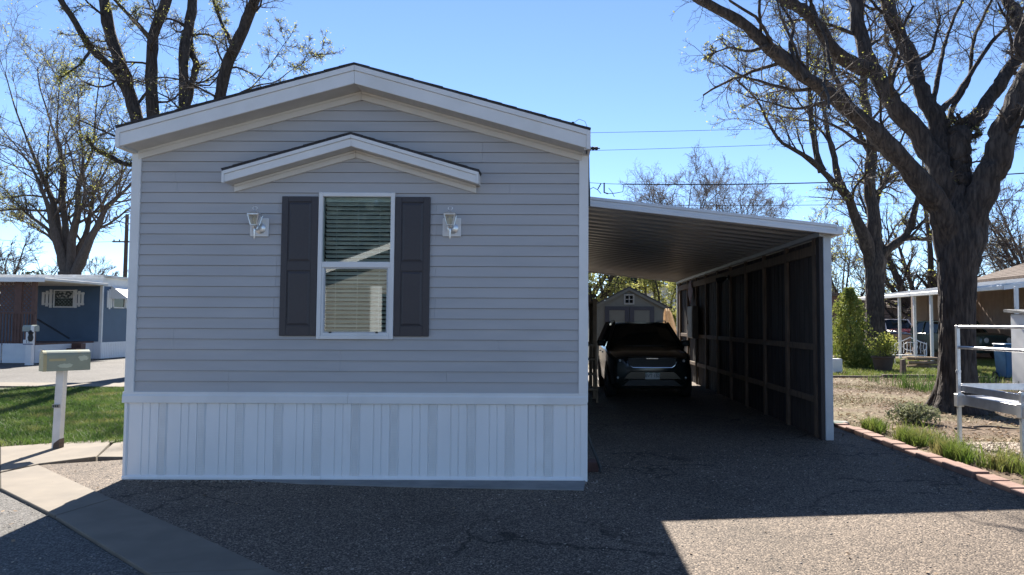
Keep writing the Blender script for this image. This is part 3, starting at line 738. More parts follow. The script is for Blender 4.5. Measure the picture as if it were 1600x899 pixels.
zz = fz0 + fw + 0.05
while zz < fz1 - fw - 0.03:
    o = link_mesh('blind_slat', smesh, wob); o.location = (0, YF + 0.062 - home.location.y, zz)
    o.rotation_euler = (R(-34 + random.uniform(-3, 3)), 0, random.uniform(-.004, .004)); zz += 0.0445
cord = MB()
for fx in (0.18, 0.5, 0.82):
    xx = ix0 + (ix1 - ix0) * fx
    cord.tube([(xx, YF + .036, fz0 + .05), (xx, YF + .036, fz1 - .05)], 0.0018, 4)
cord.build('blind_cord', blind_m, wob)
MB().box(ix0, ix1, YF + .055, YF + .115, fz1 - fw - .045, fz1 - fw + .01).build('blind_headrail', blind_m, wob, bevel=.003)
# shutters
for (xa, xb) in ((at(438.5, 415, YF - .03).x, fx0 - 0.004), (fx1 + 0.004, at(671, 415, YF - .03).x)):
    z0, z1 = at(555, 525.5, YF - .03).z, at(555, 307.5, YF - .03).z
    w = xb - xa; st = 0.065; zm2 = z0 + (z1 - z0) * 0.497
    yb, yf = YF - 0.002, YF - 0.036
    sh = MB().box(xa, xa + st, yf, yb, z0, z1).box(xb - st, xb, yf, yb, z0, z1)
    for (a, b) in ((z0, z0 + 0.10), (zm2 - .045, zm2 + .045), (z1 - 0.055, z1)):
        sh.box(xa + st, xb - st, yf + 0.0006, yb, a, b)
    sob = sh.build('shutter', shutter_m, home, bevel=0.003)
    for (a, b) in ((z0 + .10, zm2 - .045), (zm2 + .045, z1 - .055)):
        xa2, xb2 = xa + st, xb - st; e = 0.028
        pm = MB(); yr = yf + 0.011; yt = yf + 0.004
        o4 = [(xa2, yr, a), (xb2, yr, a), (xb2, yr, b), (xa2, yr, b)]
        m4 = [(xa2 + .008, yr, a + .008), (xb2 - .008, yr, a + .008), (xb2 - .008, yr, b - .008), (xa2 + .008, yr, b - .008)]
        i4 = [(xa2 + e, yt, a + e), (xb2 - e, yt, a + e), (xb2 - e, yt, b - e), (xa2 + e, yt, b - e)]
        for q in range(4):
            r = (q + 1) % 4; pm.poly([o4[q], o4[r], m4[r], m4[q]]); pm.poly([m4[q], m4[r], i4[r], i4[q]])
        pm.poly(i4); pm.build('raised_panel', shutter_m, sob)
# roof-edge fittings at the carport corner
ze = ROOFZ - SL * HALF
fit = MB()
xx = XC + HALF
fit.box(xx - .04, xx - .028, YF - OH + .03, YF - OH + .09, ze - FH - .03, ze - FH + .06)
for q in range(3): fit.lathe([(0.004, -.02), (.019, -.010), (.019, .010), (.004, .02)], (xx + .0 + q * .032, YF - OH + .06, ze - FH + 0.02), 10, 'x')
fit.tube([(xx - .03, YF - OH + .06, ze - FH + 0.02), (xx + .10, YF - OH + .06, ze - FH + 0.02)], .006, 6)
fit.build('wire_insulator', dark_gap, home)
wl = MB(); xa = XC + HALF - 0.17
wl.box(xa - .012, xa + .012, YF - OH + .03, YF - OH + .06, ze + .03, ze + .075)
wl.tube([(xa, YF - OH + .05, ze + .06), (xa + .06, YF - OH + .06, ze + .11), (xa + .12, YF - OH + .07, ze + .09), (xa + .155, YF - OH + .08, ze + .01)], .0022, 5)
wl.build('roof_cable_clip', dark_gap, home)
MB().tube([(HX1 + .022, YF + .1, 3.33), (HX1 + .026, YF + .12, 3.1), (HX1 + .034, YF + .13, 2.95), (HX1 + .034, YF + .14, 2.8)], .012, 8).build('conduit', dark_gap, home)

# ------------------------------------------------------------------ wall lanterns
def lantern(px, label):
    pz = at(px, 355.5, YF - 0.02)
    t = thing('wall_lantern', (pz.x, YF - 0.012, pz.z), label, 'wall lamp', 'lanterns either side of the window')
    pl = MB().box(-.094, .094, -.016, .0, -.094, .094).build('mount_plate', white, t, local=True, bevel=.004)
    fr = MB()
    for a in (-1, 1): fr.box(a * .07 - .005, a * .07 + .005, -.021, -.015, -.075, .075); fr.box(-.065, .065, -.0205, -.015, a * .07 - .005, a * .07 + .005)
    fr.build('plate_rim', white, pl, local=True)
    MB().lathe([(.055, -.016), (.055, -.026), (.046, -.032), (.046, -.036), (.032, -.042), (.018, -.046), (.0, -.048)], (0.012, 0, -.012), 24, 'y').build('backplate', nickel, t, local=True, smooth=True)
    yy = -.125; xo = 0
    MB().tube([(.012, -.044, -.012), (.01, -.08, -.035), (.004, -.11, -.034), (0, yy, -.02)], .009, 8).build('arm', nickel, t, local=True, smooth=True)
    MB().lathe([(.004, -.135), (.009, -.12), (.007, -.085), (.012, -.05), (.01, -.03), (.022, -.018), (.026, -.004), (.018, .004)], (0, yy, 0), 14).build('stem', nickel, t, local=True, smooth=True)
    z0, z1, r0, r1 = 0.006, .112, .030, .054
    c = MB()
    cor0 = [(sx * r0, yy + sy * r0, z0) for sx, sy in ((-1, -1), (1, -1), (1, 1), (-1, 1))]
    cor1 = [(sx * r1, yy + sy * r1, z1) for sx, sy in ((-1, -1), (1, -1), (1, 1), (-1, 1))]
    for a, b in zip(cor0, cor1): c.bar(a, b, .008, .008)
    for q in range(4):
        c.bar(cor0[q], cor0[(q + 1) % 4], .008, .008); c.bar(cor1[q], cor1[(q + 1) % 4], .009, .012)
    c.build('cage', nickel, t, local=True)
    for q in range(4):
        r = (q + 1) % 4; MB().poly([cor0[q], cor0[r], cor1[r], cor1[q]]).build('pane', lamp_glass, t, local=True)
    MB().lathe([(.008, .01), (.008, .04), (.016, .055), (.018, .07), (.010, .09), (0, .097)], (0, yy, 0), 12).build('bulb', bulb_m, t, local=True, smooth=True)
    s2 = r1 + .006
    cap = MB()
    lo = [(sx * s2, yy + sy * s2, z1 + .006) for sx, sy in ((-1, -1), (1, -1), (1, 1), (-1, 1))]
    hi = [(sx * .018, yy + sy * .018, z1 + .034) for sx, sy in ((-1, -1), (1, -1), (1, 1), (-1, 1))]
    cap.hexa(lo + hi)
    cap.lathe([(.018, z1 + .034), (.010, z1 + .045), (.006, z1 + .05)], (0, yy, 0), 10)
    cap.build('cap', nickel, t, local=True)
    ring = [(.022 * math.cos(a), yy, z1 + .066 + .017 * math.sin(a)) for a in np.linspace(-1.2, 4.3, 14)]
    MB().tube(ring, .0035, 6).build('finial', nickel, t, local=True, smooth=True)
    return t
lantern(405.5, 'silver wall lantern on white plate, between dark shutter and lawn corner')
lantern(706, 'silver wall lantern on white plate, between the dark shutter and the carport')

# ------------------------------------------------------------------ carport
CY0, CY1 = 9.62, 21.6
CXL, CXR = 0.34, 3.80
def zr(x): return 3.315 - 0.1105 * (x - 0.38)
cp = thing('carport', (2.0, CY0, 0), 'lean-to carport with ribbed white metal roof and dark timber side wall', 'carport')
prof = []
prof = [(0, 0), (.15, 0), (.185, .055), (.335, .055), (.37, 0), (.3999, 0)]
pm = MB()
for (a, za), (b, zb) in zip(prof[:-1], prof[1:]):
    pm.hexa([(CXL, a, zr(CXL) + za - .09), (CXR, a, zr(CXR) + za - .09), (CXR, b, zr(CXR) + zb - .09), (CXL, b, zr(CXL) + zb - .09),
             (CXL, a, zr(CXL) + za - .085), (CXR, a, zr(CXR) + za - .085), (CXR, b, zr(CXR) + zb - .085), (CXL, b, zr(CXL) + zb - .085)])
pmesh = pm.mesh('roof_panel', carport_m, (2.0, 0, 0))
for q in range(30):
    o = link_mesh('roof_panel', pmesh, cp); o.location = (0, CY0 + .03 + q * 0.4 - CY0, 0)
MB().hexa([(CXL, CY0 + .05, zr(CXL) - .03), (CXR, CY0 + .05, zr(CXR) - .03), (CXR, CY1, zr(CXR) - .03), (CXL, CY1, zr(CXL) - .03),
           (CXL, CY0 + .05, zr(CXL) - .02), (CXR, CY0 + .05, zr(CXR) - .02), (CXR, CY1, zr(CXR) - .02), (CXL, CY1, zr(CXL) - .02)]).build('roof_cover', carport_m, cp)
for (d0, d1, yo) in ((0.0, 0.042, 0.0), (0.0425, 0.085, 0.012), (0.0855, 0.135, -0.004)):
    MB().hexa([(CXL, CY0 + yo, zr(CXL) - d1), (CXR, CY0 + yo, zr(CXR) - d1), (CXR, CY0 + .03, zr(CXR) - d1), (CXL, CY0 + .03, zr(CXL) - d1),
               (CXL, CY0 + yo, zr(CXL) - d0), (CXR, CY0 + yo, zr(CXR) - d0), (CXR, CY0 + .03, zr(CXR) - d0), (CXL, CY0 + .03, zr(CXL) - d0)]).build('fascia', fascia_m, cp, bevel=.004)
MB().box(CXR - .01, CXR + .08, CY0 + .0, CY1, zr(CXR) - .135, zr(CXR) - .02).build('side_gutter', fascia_m, cp, bevel=.006)
MB().hexa([(CXL, CY1, zr(CXL) - .13), (CXR, CY1, zr(CXR) - .13), (CXR, CY1 + .03, zr(CXR) - .13), (CXL, CY1 + .03, zr(CXL) - .13),
           (CXL, CY1, zr(CXL)), (CXR, CY1, zr(CXR)), (CXR, CY1 + .03, zr(CXR)), (CXL, CY1 + .03, zr(CXL))]).build('rear_fascia', fascia_m, cp)
WXI = 3.62
zt = zr(WXI) - .095
MB().box(WXI - 0.03, WXI + .05, CY0 + .12, CY1 - .05, zt - .07, zt - .002).build('beam', post_grey, cp, bevel=.004)
MB().box(WXI + 0.04, WXI + .15, CY0 + .16, CY0 + .30, 0, zt - .002).build('post', post_grey, cp, bevel=.006)
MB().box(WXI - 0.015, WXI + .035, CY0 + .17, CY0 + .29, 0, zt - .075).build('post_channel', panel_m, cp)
ys = [CY0 + .45 + q * 1.235 for q in range(10)]
for q, y in enumerate(ys):
    MB().box(WXI, WXI + .045, y - .05, y + .05, 0.0, zt - .075).build('stud', stud_m, cp, bevel=.004)
bays = [CY0 + .30] + ys + [CY1 - .1]
for q, (a, b) in enumerate(zip(bays[:-1], bays[1:])):
    mb = MB(); mb.box(WXI + .06, WXI + .075, a + .003, b - .003, -0.03, zt - .08)
    yy = a + .15
    while yy < b - .05:
        mb.box(WXI + .052, WXI + .0605, yy, yy + .012, -0.03, zt - .08); yy += .2
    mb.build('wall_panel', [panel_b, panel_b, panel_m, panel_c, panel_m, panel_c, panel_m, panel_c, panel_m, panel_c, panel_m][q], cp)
    for zz, nm in ((1.26, 'girt'), (0.52, 'girt')):
        MB().box(WXI + .012, WXI + .05, a + .055, b - .055, zz - .045, zz + .045).build(nm, stud_m, cp, bevel=.004)
    MB().box(WXI + .004, WXI + .05, a + .053, b - .053, zt - .30, zt - .16).build('girt', stud_m, cp, bevel=.004)
for x in (CXL + .06,):
    for y in (CY0 + 3.9, CY1 - .3): MB().box(x - .04, x + .04, y - .04, y + .04, 0, zr(x) - .09).build('post', post_grey, cp)
MB().box(WXI - .02, WXI + .06, CY1 - .12, CY1 - .02, 0, zt - .075).build('post', post_grey, cp)
# things fixed or hung in the carport
p = at(1140, 434, 15.05)
fl = thing('floodlight', (WXI - .01, 15.0, p.z), 'small black twin floodlight high on the carport wall', 'floodlight')
MB().lathe([(.05, 0), (.05, -.03), (.02, -.035)], (0, 0, 0), 14, 'x').build('base', black_pl, fl, local=True)
for sy in (-1, 1):
    MB().tube([(-.03, 0, 0), (-.10, sy * .08, -.02)], .014, 8).tube([(-.09, sy * .06, -.01), (-.13, sy * .1, -.03), (-.2, sy * .13, -.06), (-.22, sy * .14, -.07)], [.03, .05, .062, .064], 12).build('lamp_head', black_pl, fl, local=True, smooth=True)
eb = thing('electrical_box', (WXI - .05, 18.7, 1.62), 'grey beige electrical box on the back of the carport wall', 'electrical box')
MB().box(-.10, .05, -.36, .36, -.42, .42).build('case', greypaint, eb, local=True, bevel=.015)
MB().box(-.112, -.1, -.32, .32, -.38, .38).build('door', greypaint, eb, local=True, bevel=.006)
MB().tube([(0, -.3, -.42), (0, -.3, -1.55)], .02, 8).build('conduit', greypaint, eb, local=True)
MB().box(-.125, -.111, .22, .26, -.05, .05).build('latch', dark_gap, eb, local=True)
sg = thing('diamond_sign', (WXI - .02, 19.3, 2.45), 'faded dark red diamond sign high on the carport wall above the electrical box', 'sign')
MB().prism([(-.34, 0), (0, -.34), (.34, 0), (0, .34)], 'x', -.012, 0).build('sign_plate', redsign, sg, local=True)
MB().prism([(-.28, 0), (0, -.28), (.28, 0), (0, .28)], 'x', -.016, -.0125).build('sign_face', mat('dull_maroon', (.11, .025, .03), rough=.7), sg, local=True)
um = thing('folded_canvas', (3.42, 22.3, 1.2), 'folded tan canvas hanging in the sun at the far end of the carport wall', 'canvas')
V = MB()
N = 24
rows = [(.0, .05), (.15, .10), (.5, .15), (.85, .19), (1.0, .21)]
for h, r in rows:
    for q in range(N):
        a = 2 * math.pi * q / N; rr = r * (1 + .3 * math.cos(6 * a + h)); V.v.append((rr * math.cos(a) + h * .12, rr * math.sin(a) * .7, .85 - h * .95))
for i in range(len(rows) - 1):
    for q in range(N): V.f.append((i * N + q, i * N + (q + 1) % N, (i + 1) * N + (q + 1) % N, (i + 1) * N + q))
V.build('canvas_folds', cloth_m, um, local=True, smooth=True)
MB().tube([(0, 0, .95), (.13, 0, -1.15)], .018, 8).build('pole', treated, um, local=True)
# porch stair beside the home, mostly hidden behind its corner
ps = thing('porch_stair', (.55, 15.2, 0), 'brown wooden porch steps against the home beside the parked SUV', 'steps')
for q, (zz, yy) in enumerate(((.29, 14.15), (.57, 14.43), (.86, 14.71))):
    MB().box(.33, .80, yy, yy + .30, zz - .04, zz).build('tread', treated, ps, bevel=.006)
MB().box(.33, .80, 15.0, 17.0, 1.10, 1.14).build('landing', treated, ps, bevel=.006)
for x in (.345, .785): MB().prism([(14.1, .02), (14.3, .02), (15.05, .8), (15.05, 1.095), (14.95, 1.095)], 'y' if False else 'x', x - .02, x + .02).build('stringer', treated, ps)
for (x, y) in ((.78, 15.06), (.78, 16.9), (.36, 16.9)): MB().box(x - .04, x + .04, y - .04, y + .04, 0, 2.1).build('post', treated, ps)
MB().box(.75, .81, 15.1, 16.86, 2.0, 2.05).build('rail', treated, ps)
for q in range(11): MB().box(.765, .795, 15.2 + q * .15, 15.25 + q * .15, 1.14, 2.0).build('baluster', treated, ps)
# brick chock and hose at the home corner
bl = thing('paving_block', (at(926, 735, 7.75).x, 7.75, 0), 'dark red paving block on the drive at the skirting corner', 'block')
MB().box(-.10, .06, -.09, .12, 0, .10).build('block_body', mat('dark_brick', (.10, .05, .042), rough=.9, bump=.3), bl, local=True, bevel=.008)
tag(MB().tube([(HX1 + .03, 7.62, .42), (HX1 + .07, 7.62, .30), (HX1 + .13, 7.60, .16), (HX1 + .17, 7.58, .055), (HX1 + .16, 7.56, .02)], .016, 8).build('drain_hose', black_pl, smooth=True),
    'black drain hose coming down from the skirting corner', 'hose')

# ------------------------------------------------------------------ cars
def car(name, loc, rz, label, paint, L=4.37, Wd=1.8, H=1.62, style='crossover', roofpaint=None, group=None):
    t = thing(name, loc, label, 'car', group, rz)
    w = Wd / 2
    if style == 'crossover':
        stn = [(0, .56, .34, .74, .77), (.05, .72, .25, .83, .87), (.18, .82, .22, .88, .93), (.55, .89, .2, .95, 1.0), (1.05, .9, .2, 1.0, 1.06), (1.3, .9, .2, 1.03, 1.09),
               (2.2, .9, .2, 1.05, 1.09), (3.5, .9, .2, 1.08, 1.1), (4.1, .87, .26, 1.06, 1.08), (4.3, .8, .32, 1.02, 1.04), (4.37, .7, .42, .98, 1.0)]
        gb, gt = (1.1, 4.25), (1.98, 3.85)
    else:
        stn = [(0, .78, .40, .88, .92), (.05, .84, .33, .95, 1.0), (.25, .88, .3, .98, 1.06), (1.15, .9, .28, 1.03, 1.1), (1.4, .9, .28, 1.05, 1.1), (3.9, .9, .28, 1.08, 1.1), (4.25, .87, .34, 1.06, 1.08), (4.37, .8, .42, 1.02, 1.05)]
        gb, gt = (1.3, 4.3), (1.85, 4.05)
    sy, sz, sw = L / 4.37, H / 1.62, w / .9
    secs = []
    for (y, ww, zb, zs, zt_) in stn:
        ww *= sw; zb *= sz; zs *= sz; zt_ *= sz; y = y * sy - L / 2
        half = [(ww * .86, zb), (ww * .97, zb + .10), (ww, zb + (zs - zb) * .55), (ww * .985, zs - .05), (ww * .93, zs), (ww * .62, zt_), (ww * .25, zt_ + .012)]
        secs.append([(x, y, z) for x, z in half] + [(-x, y, z) for x, z in reversed(half)])
    mb = MB(); n = len(secs[0])
    for s_ in secs: mb.v += s_
    for i in range(len(secs) - 1):
        for k in range(n):
            j = (k + 1) % n; mb.f.append((i * n + k, i * n + j, (i + 1) * n + j, (i + 1) * n + k))
    mb.f.append(tuple(range(n))); mb.f.append(tuple((len(secs) - 1) * n + k for k in range(n - 1, -1, -1)))
    mb.build('body', paint, t, local=True, smooth=True, angle=28)
    # greenhouse: glass volume, roof skin and pillars
    yb0, yb1, yt0, yt1 = [v * sy - L / 2 for v in (gb[0], gb[1], gt[0], gt[1])]
    zb_, zt_ = 1.05 * sz, (1.57 if style == 'crossover' else 1.56) * sz
    wb, wt = .84 * w / .9, (.62 if style == 'crossover' else .70) * w / .9
    B = [(-wb, yb0 + .12, zb_), (-wb * .5, yb0, zb_ + .01), (wb * .5, yb0, zb_ + .01), (wb, yb0 + .12, zb_), (wb, yb1, zb_), (-wb, yb1, zb_)]
    T = [(-wt, yt0 + .06, zt_), (-wt * .5, yt0, zt_ + .02), (wt * .5, yt0, zt_ + .02), (wt, yt0 + .06, zt_), (wt, yt1, zt_ - .03), (-wt, yt1, zt_ - .03)]
    names = ['windscreen', 'windscreen', 'windscreen', 'side_window', 'rear_window', 'side_window']
    gw = MB()
    for q in (0, 1, 2): gw.poly([B[q], B[q + 1], T[q + 1], T[q]])
    gw.build('windscreen', car_glass, t, local=True, smooth=True, angle=60)
    for q, nm in ((3, 'side_window'), (4, 'rear_window'), (5, 'side_window')):
        r = (q + 1) % 6; MB().poly([B[q], B[r], T[r], T[q]]).build(nm, car_glass, t, local=True)
    rp = roofpaint or paint
    rm = MB()
    xs = [-1, -.8, -.4, 0, .4, .8, 1]; yv = np.linspace(yt0 - .02, yt1 + .12, 6)
    for y in yv:
        e = 1 - .10 * ((y - yt0) / (yt1 - yt0 + .1) - .45) ** 2
        for x in xs: rm.v.append((x * (wt + .03) * (1 if abs(x) < 1 else 1.0), y + (.06 * x * x if y < 0 and y < yt0 + .3 else 0), zt_ - .005 + .05 * e * (1 - .75 * x ** 4) - (.05 if y == yv[-1] else 0)))
    m_ = len(xs)
    for i in range(len(yv) - 1):
        for k in range(m_ - 1): rm.f.append((i * m_ + k, i * m_ + k + 1, (i + 1) * m_ + k + 1, (i + 1) * m_ + k))
    b0 = len(rm.v); rm.v += [(x, y, z - .05) for x, y, z in rm.v]
    for i in range(len(yv) - 1):
        for k in range(m_ - 1): rm.f.append((b0 + i * m_ + k, b0 + (i + 1) * m_ + k, b0 + (i + 1) * m_ + k + 1, b0 + i * m_ + k + 1))
    edge = [k for k in range(m_)] + [i * m_ + m_ - 1 for i in range(1, len(yv))] + [(len(yv) - 1) * m_ + k for k in range(m_ - 2, -1, -1)] + [i * m_ for i in range(len(yv) - 2, 0, -1)]
    for a, b in zip(edge, edge[1:] + edge[:1]): rm.f.append((a, b, b0 + b, b0 + a))
    rm.build('roof', rp, t, local=True, smooth=True, angle=40)
    pm_ = black_pl if style == 'crossover' else rp
    for sx in (-1, 1):
        MB().bar((sx * (wb + .005), yb0 + .10, zb_ - .02), (sx * (wt + .005), yt0 + .05, zt_ + .01), .06, .07).build('pillar', pm_, t, local=True)
        MB().bar((sx * (wb + .005), yb1 - .02, zb_ - .02), (sx * (wt + .005), yt1 - .02, zt_), .10, .16).build('pillar', pm_, t, local=True)
        for fy in (.42, .74):
            ya = yb0 + (yb1 - yb0) * fy; MB().bar((sx * (wb + .004), ya, zb_ - .02), (sx * (wt + .006), ya - .02, zt_), .05, .07).build('pillar', pm_, t, local=True)
    # wheels
    for sx in (-1, 1):
        for wy in (-L / 2 + .82 * sy, L / 2 - .86 * sy):
            rr = .345 * sz; cx_ = sx * (w - .10)
            wh = MB().lathe([(rr * .62, -.11), (rr * .93, -.115), (rr, -.08), (rr, .08), (rr * .93, .115), (rr * .62, .11)], (cx_, wy, rr), 24, 'x').build('wheel', tyre_m, t, local=True, smooth=True)
            sp = MB().lathe([(rr * .64, -.02), (rr * .64, sx * .10), (rr * .58, sx * .112), (rr * .56, sx * .06), (.02, sx * .06)], (cx_, wy, rr), 20, 'x')
            for q in range(5):
                a = 2 * math.pi * q / 5 + .3; c0 = Vector((cx_ + sx * .095, wy, rr)); d = Vector((0, math.cos(a), math.sin(a)))
                sp.bar(c0 + d * .03, c0 + d * rr * .6, .05, .03, (1, 0, 0))
            sp.build('rim', rim_m, wh, local=True)
            MB().lathe([(rr * 1.16, 0), (rr * 1.16, sx * .012), (rr * 1.05, sx * .016), (0, sx * .016)], (sx * (w - .012), wy, rr + .02), 24, 'x').build('wheel_arch', black_pl, t, local=True)
    # mirrors
    for sx in (-1, 1):
        mr = MB(); mr.hexa([(sx * w * .95, yb0 + .38, zb_ + .02), (sx * (w + .16), yb0 + .34, zb_ + .02), (sx * (w + .15), yb0 + .50, zb_ + .02), (sx * w * .95, yb0 + .5, zb_ + .02),
                           (sx * w * .97, yb0 + .40, zb_ + .15), (sx * (w + .14), yb0 + .37, zb_ + .16), (sx * (w + .13), yb0 + .50, zb_ + .16), (sx * w * .97, yb0 + .5, zb_ + .15)])
        mr.build('mirror', paint if style == 'crossover' else black_pl, t, local=True, bevel=.03, seg=2)
        for fy in (.33, .62):
            ya = yb0 + (yb1 - yb0) * fy; MB().box(sx * (w - .005) - .015, sx * (w - .005) + .015, ya, ya + .18, zb_ - .16, zb_ - .13).build('door_handle', paint, t, local=True)
        if style == 'crossover':
            MB().tube([(sx * (wt - .02), yt0 + .15, zt_ + .03), (sx * (wt - .01), yt0 + .3, zt_ + .075), (sx * (wt - .01), yt1 - .2, zt_ + .07), (sx * (wt - .02), yt1 - .05, zt_ + .02)], .014, 6).build('roof_rail', rim_m if paint is not suv_paint else dark_gap, t, local=True)
    return t, L, w, sz

suv, L_, w_, sz_ = car('parked_suv', (1.95, 14.75 + 4.37 / 2, 0), 0, 'dark green SUV parked nose out in the shade under the carport', suv_paint)
F0 = -L_ / 2
def fbox(name, x0, x1, z0, z1, d, m, par=suv, b=.006, y=None):
    y = F0 - .012 if y is None else y
    return MB().box(x0, x1, y - d, y + .12, z0, z1).build(name, m, par, local=True, bevel=b)
gr = MB().prism([(-.50, .855), (-.43, .67), (.43, .67), (.50, .855), (.30, .88), (-.30, .88)], 'y', F0 - .022, F0 + .1).build('grille', black_pl, suv, local=True)
bars = MB()
for q in range(4): bars.box(-.42, .42, F0 - .03, F0 - .021, .705 + q * .038, .715 + q * .038)
bars.build('grille_bar', dark_gap, gr, local=True)
MB().tube([(-.50, F0 - .02, .872), (-.3, F0 - .034, .890), (0, F0 - .038, .893), (.3, F0 - .034, .890), (.50, F0 - .02, .872)], .013, 6).build('chrome_strip', chrome, suv, local=True)
MB().tube([(-.50, F0 - .02, .80), (-.46, F0 - .03, .715), (-.40, F0 - .034, .675), (.40, F0 - .034, .675), (.46, F0 - .03, .715), (.50, F0 - .02, .80)], .011, 6).build('chrome_strip', chrome, suv, local=True)
MB().box(-.13, .13, F0 - .05, F0 - .03, .845, .872).build('bonnet_badge', chrome, suv, local=True, bevel=.01)
for sx in (-1, 1):
    hl = MB().hexa([(sx * .52, F0 - .01, .74), (sx * .78, F0 + .16, .76), (sx * .78, F0 + .22, .76), (sx * .52, F0 + .08, .74),
                    (sx * .52, F0 - .0, .87), (sx * .80, F0 + .20, .88), (sx * .80, F0 + .26, .88), (sx * .52, F0 + .09, .87)]).build('headlight', car_glass, suv, local=True, bevel=.01)
    MB().lathe([(.03, .0), (.03, -.03), (.02, -.045), (0, -.05)], (sx * .66, F0 + .07, .81), 14, 'y').build('lens', lens_m, hl, local=True, smooth=True)
    MB().lathe([(.026, .1), (.026, -.01), (.018, -.02), (0, -.022)], (sx * .70, F0 + .06, .46), 14, 'y').build('fog_light', lens_m, suv, local=True, smooth=True)
MB().prism([(-.62, .43), (-.50, .56), (-.44, .60), (.44, .60), (.50, .56), (.62, .43)], 'y', F0 - .035, F0 + .12).build('bumper', suv_paint, suv, local=True, bevel=.015, seg=2)
MB().prism([(-.60, .30), (-.46, .42), (.46, .42), (.60, .30)], 'y', F0 - .026, F0 + .12).build('lower_intake', black_pl, suv, local=True)
MB().tube([(-.58, F0 - .02, .37), (-.46, F0 - .04, .435), (.46, F0 - .04, .435), (.58, F0 - .02, .37)], .010, 6).build('chrome_strip', chrome, suv, local=True)
MB().tube([(-.62, F0 - .01, .292), (-.4, F0 - .036, .30), (.4, F0 - .036, .30), (.62, F0 - .01, .292)], .012, 6).build('chrome_strip', chrome, suv, local=True)
pl = MB().box(-.152, .152, F0 - .052, F0 - .036, .435, .575).build('licence_plate', plate_m, suv, local=True, bevel=.004)
text('plate_lettering', 'BVT·152', .088, (0, F0 - .0535, .505), ink, pl)
MB().prism([(-.15, .55), (-.09, .572), (-.03, .556), (.03, .573), (.09, .556), (.15, .566), (.15, .574), (-.15, .574)], 'y', F0 - .0528, F0 - .0522).build('plate_mountains', mat('plate_green', (.06, .16, .10), rough=.5), pl, local=True)
MB().box(-.45, .45, F0 + 1.12, F0 + 1.14, 1.085, 1.095).build('wiper', black_pl, suv, local=True)

# ------------------------------------------------------------------ shed behind the carport
SY = 26.0
sxc = at(983, 470, SY).x; shw = (at(1046, 470, SY).x - at(921, 470, SY).x) / 2
sze, szp = at(983, 482, SY).z, at(983, 450, SY).z
shed = thing('garden_shed', (sxc, SY, 0), 'beige garden shed with dark double doors and gable vent window', 'shed')
MB().prism([(sxc - shw + .08, 0), (sxc + shw - .08, 0), (sxc + shw - .08, sze), (sxc, szp - .03), (sxc - shw + .08, sze)], 'y', SY, SY + 3.2).build('wall', shed_m, shed)
ssl = (szp - sze) / shw
for mb in chevron(sxc, shw + .03, szp + .05, ssl, 0, .05, SY - .14, SY + 3.3): mb.build('roof', roof_m, shed)
for mb in chevron(sxc, shw + .02, szp + .05, ssl, .052, .15, SY - .12, SY - .09): mb.build('fascia', shed_m, shed)
dx0, dx1 = at(945, 490, SY).x, at(1022, 490, SY).x; dz = at(983, 479, SY).z
dm = (dx0 + dx1) / 2
for a, b in ((dx0, dm - .01), (dm + .01, dx1)):
    d_ = MB().box(a, b, SY - .03, SY - .002, .1, dz).build('door', shed_m, shed)
    tr = MB(); tw = .16
    tr.box(a, a + tw, SY - .05, SY - .031, .1, dz).box(b - tw, b, SY - .05, SY - .031, .1, dz).box(a + tw, b - tw, SY - .049, SY - .031, dz - tw * .9, dz).box(a + tw, b - tw, SY - .049, SY - .031, .1, .28).box(a + tw, b - tw, SY - .049, SY - .031, .95, 1.1)
    tr.build('door_frame', shed_trim, d_)
wx, wz_ = at(983, 468, SY).x, at(983, 468, SY).z
fr = MB(); hw = .19
fr.box(wx - hw, wx - hw + .05, SY - .04, SY, wz_ - hw, wz_ + hw).box(wx + hw - .05, wx + hw, SY - .04, SY, wz_ - hw, wz_ + hw).box(wx - hw + .05, wx + hw - .05, SY - .039, SY, wz_ + hw - .05, wz_ + hw).box(wx - hw + .05, wx + hw - .05, SY - .039, SY, wz_ - hw, wz_ - hw + .05)
fr.box(wx - .012, wx + .012, SY - .035, SY, wz_ - hw + .05, wz_ + hw - .05).box(wx - hw + .05, wx + hw - .05, SY - .034, SY, wz_ - .012, wz_ + .012)
wf = fr.build('window', mat('shed_window_trim', (.30, .29, .26), rough=.6), shed)
for a in (-1, 1):
    for b in (-1, 1): MB().box(wx + a * .07 - .055, wx + a * .07 + .055, SY - .02, SY - .015, wz_ + b * .07 - .055, wz_ + b * .07 + .055).build('pane', car_glass, wf)

# ------------------------------------------------------------------ near mailbox
mbp = gnd(91, 700, .02)
mx = thing('mailbox', (mbp.x, mbp.y, .02), 'weathered sage green mailbox on a leaning white post at the lawn edge', 'mailbox')
MY = mbp.y
top = at(97, 578, MY)
def loc_(px, py, y=MY): return at(px, py, y) - Vector((mbp.x, mbp.y, .02))
a, b = Vector((0, 0, -.05)), loc_(97, 579)
d = (b - a)
MB().hexa([(-.062, -.04, -.05), (.034, -.04, -.05), (.034, .04, -.05), (-.062, .04, -.05),
           (b.x - .048, -.04, b.z), (b.x + .048, -.04, b.z), (b.x + .048, .04, b.z), (b.x - .048, .04, b.z)]).build('post', postwhite, mx, local=True, bevel=.006)
MB().hexa([(-.042, -.044, -.02), (.038, -.044, -.02), (.038, .044, -.02), (-.042, .044, -.02),
           (-.03, -.044, .06), (.041, -.044, .115), (.041, .044, .115), (-.03, .044, .06)]).build('rotten_foot', rotwood, mx, local=True)
BXC = loc_(102.5, 562).x
bz0, bz1 = loc_(97, 579).z, loc_(97, 547).z
BR = R(49); BL = .245
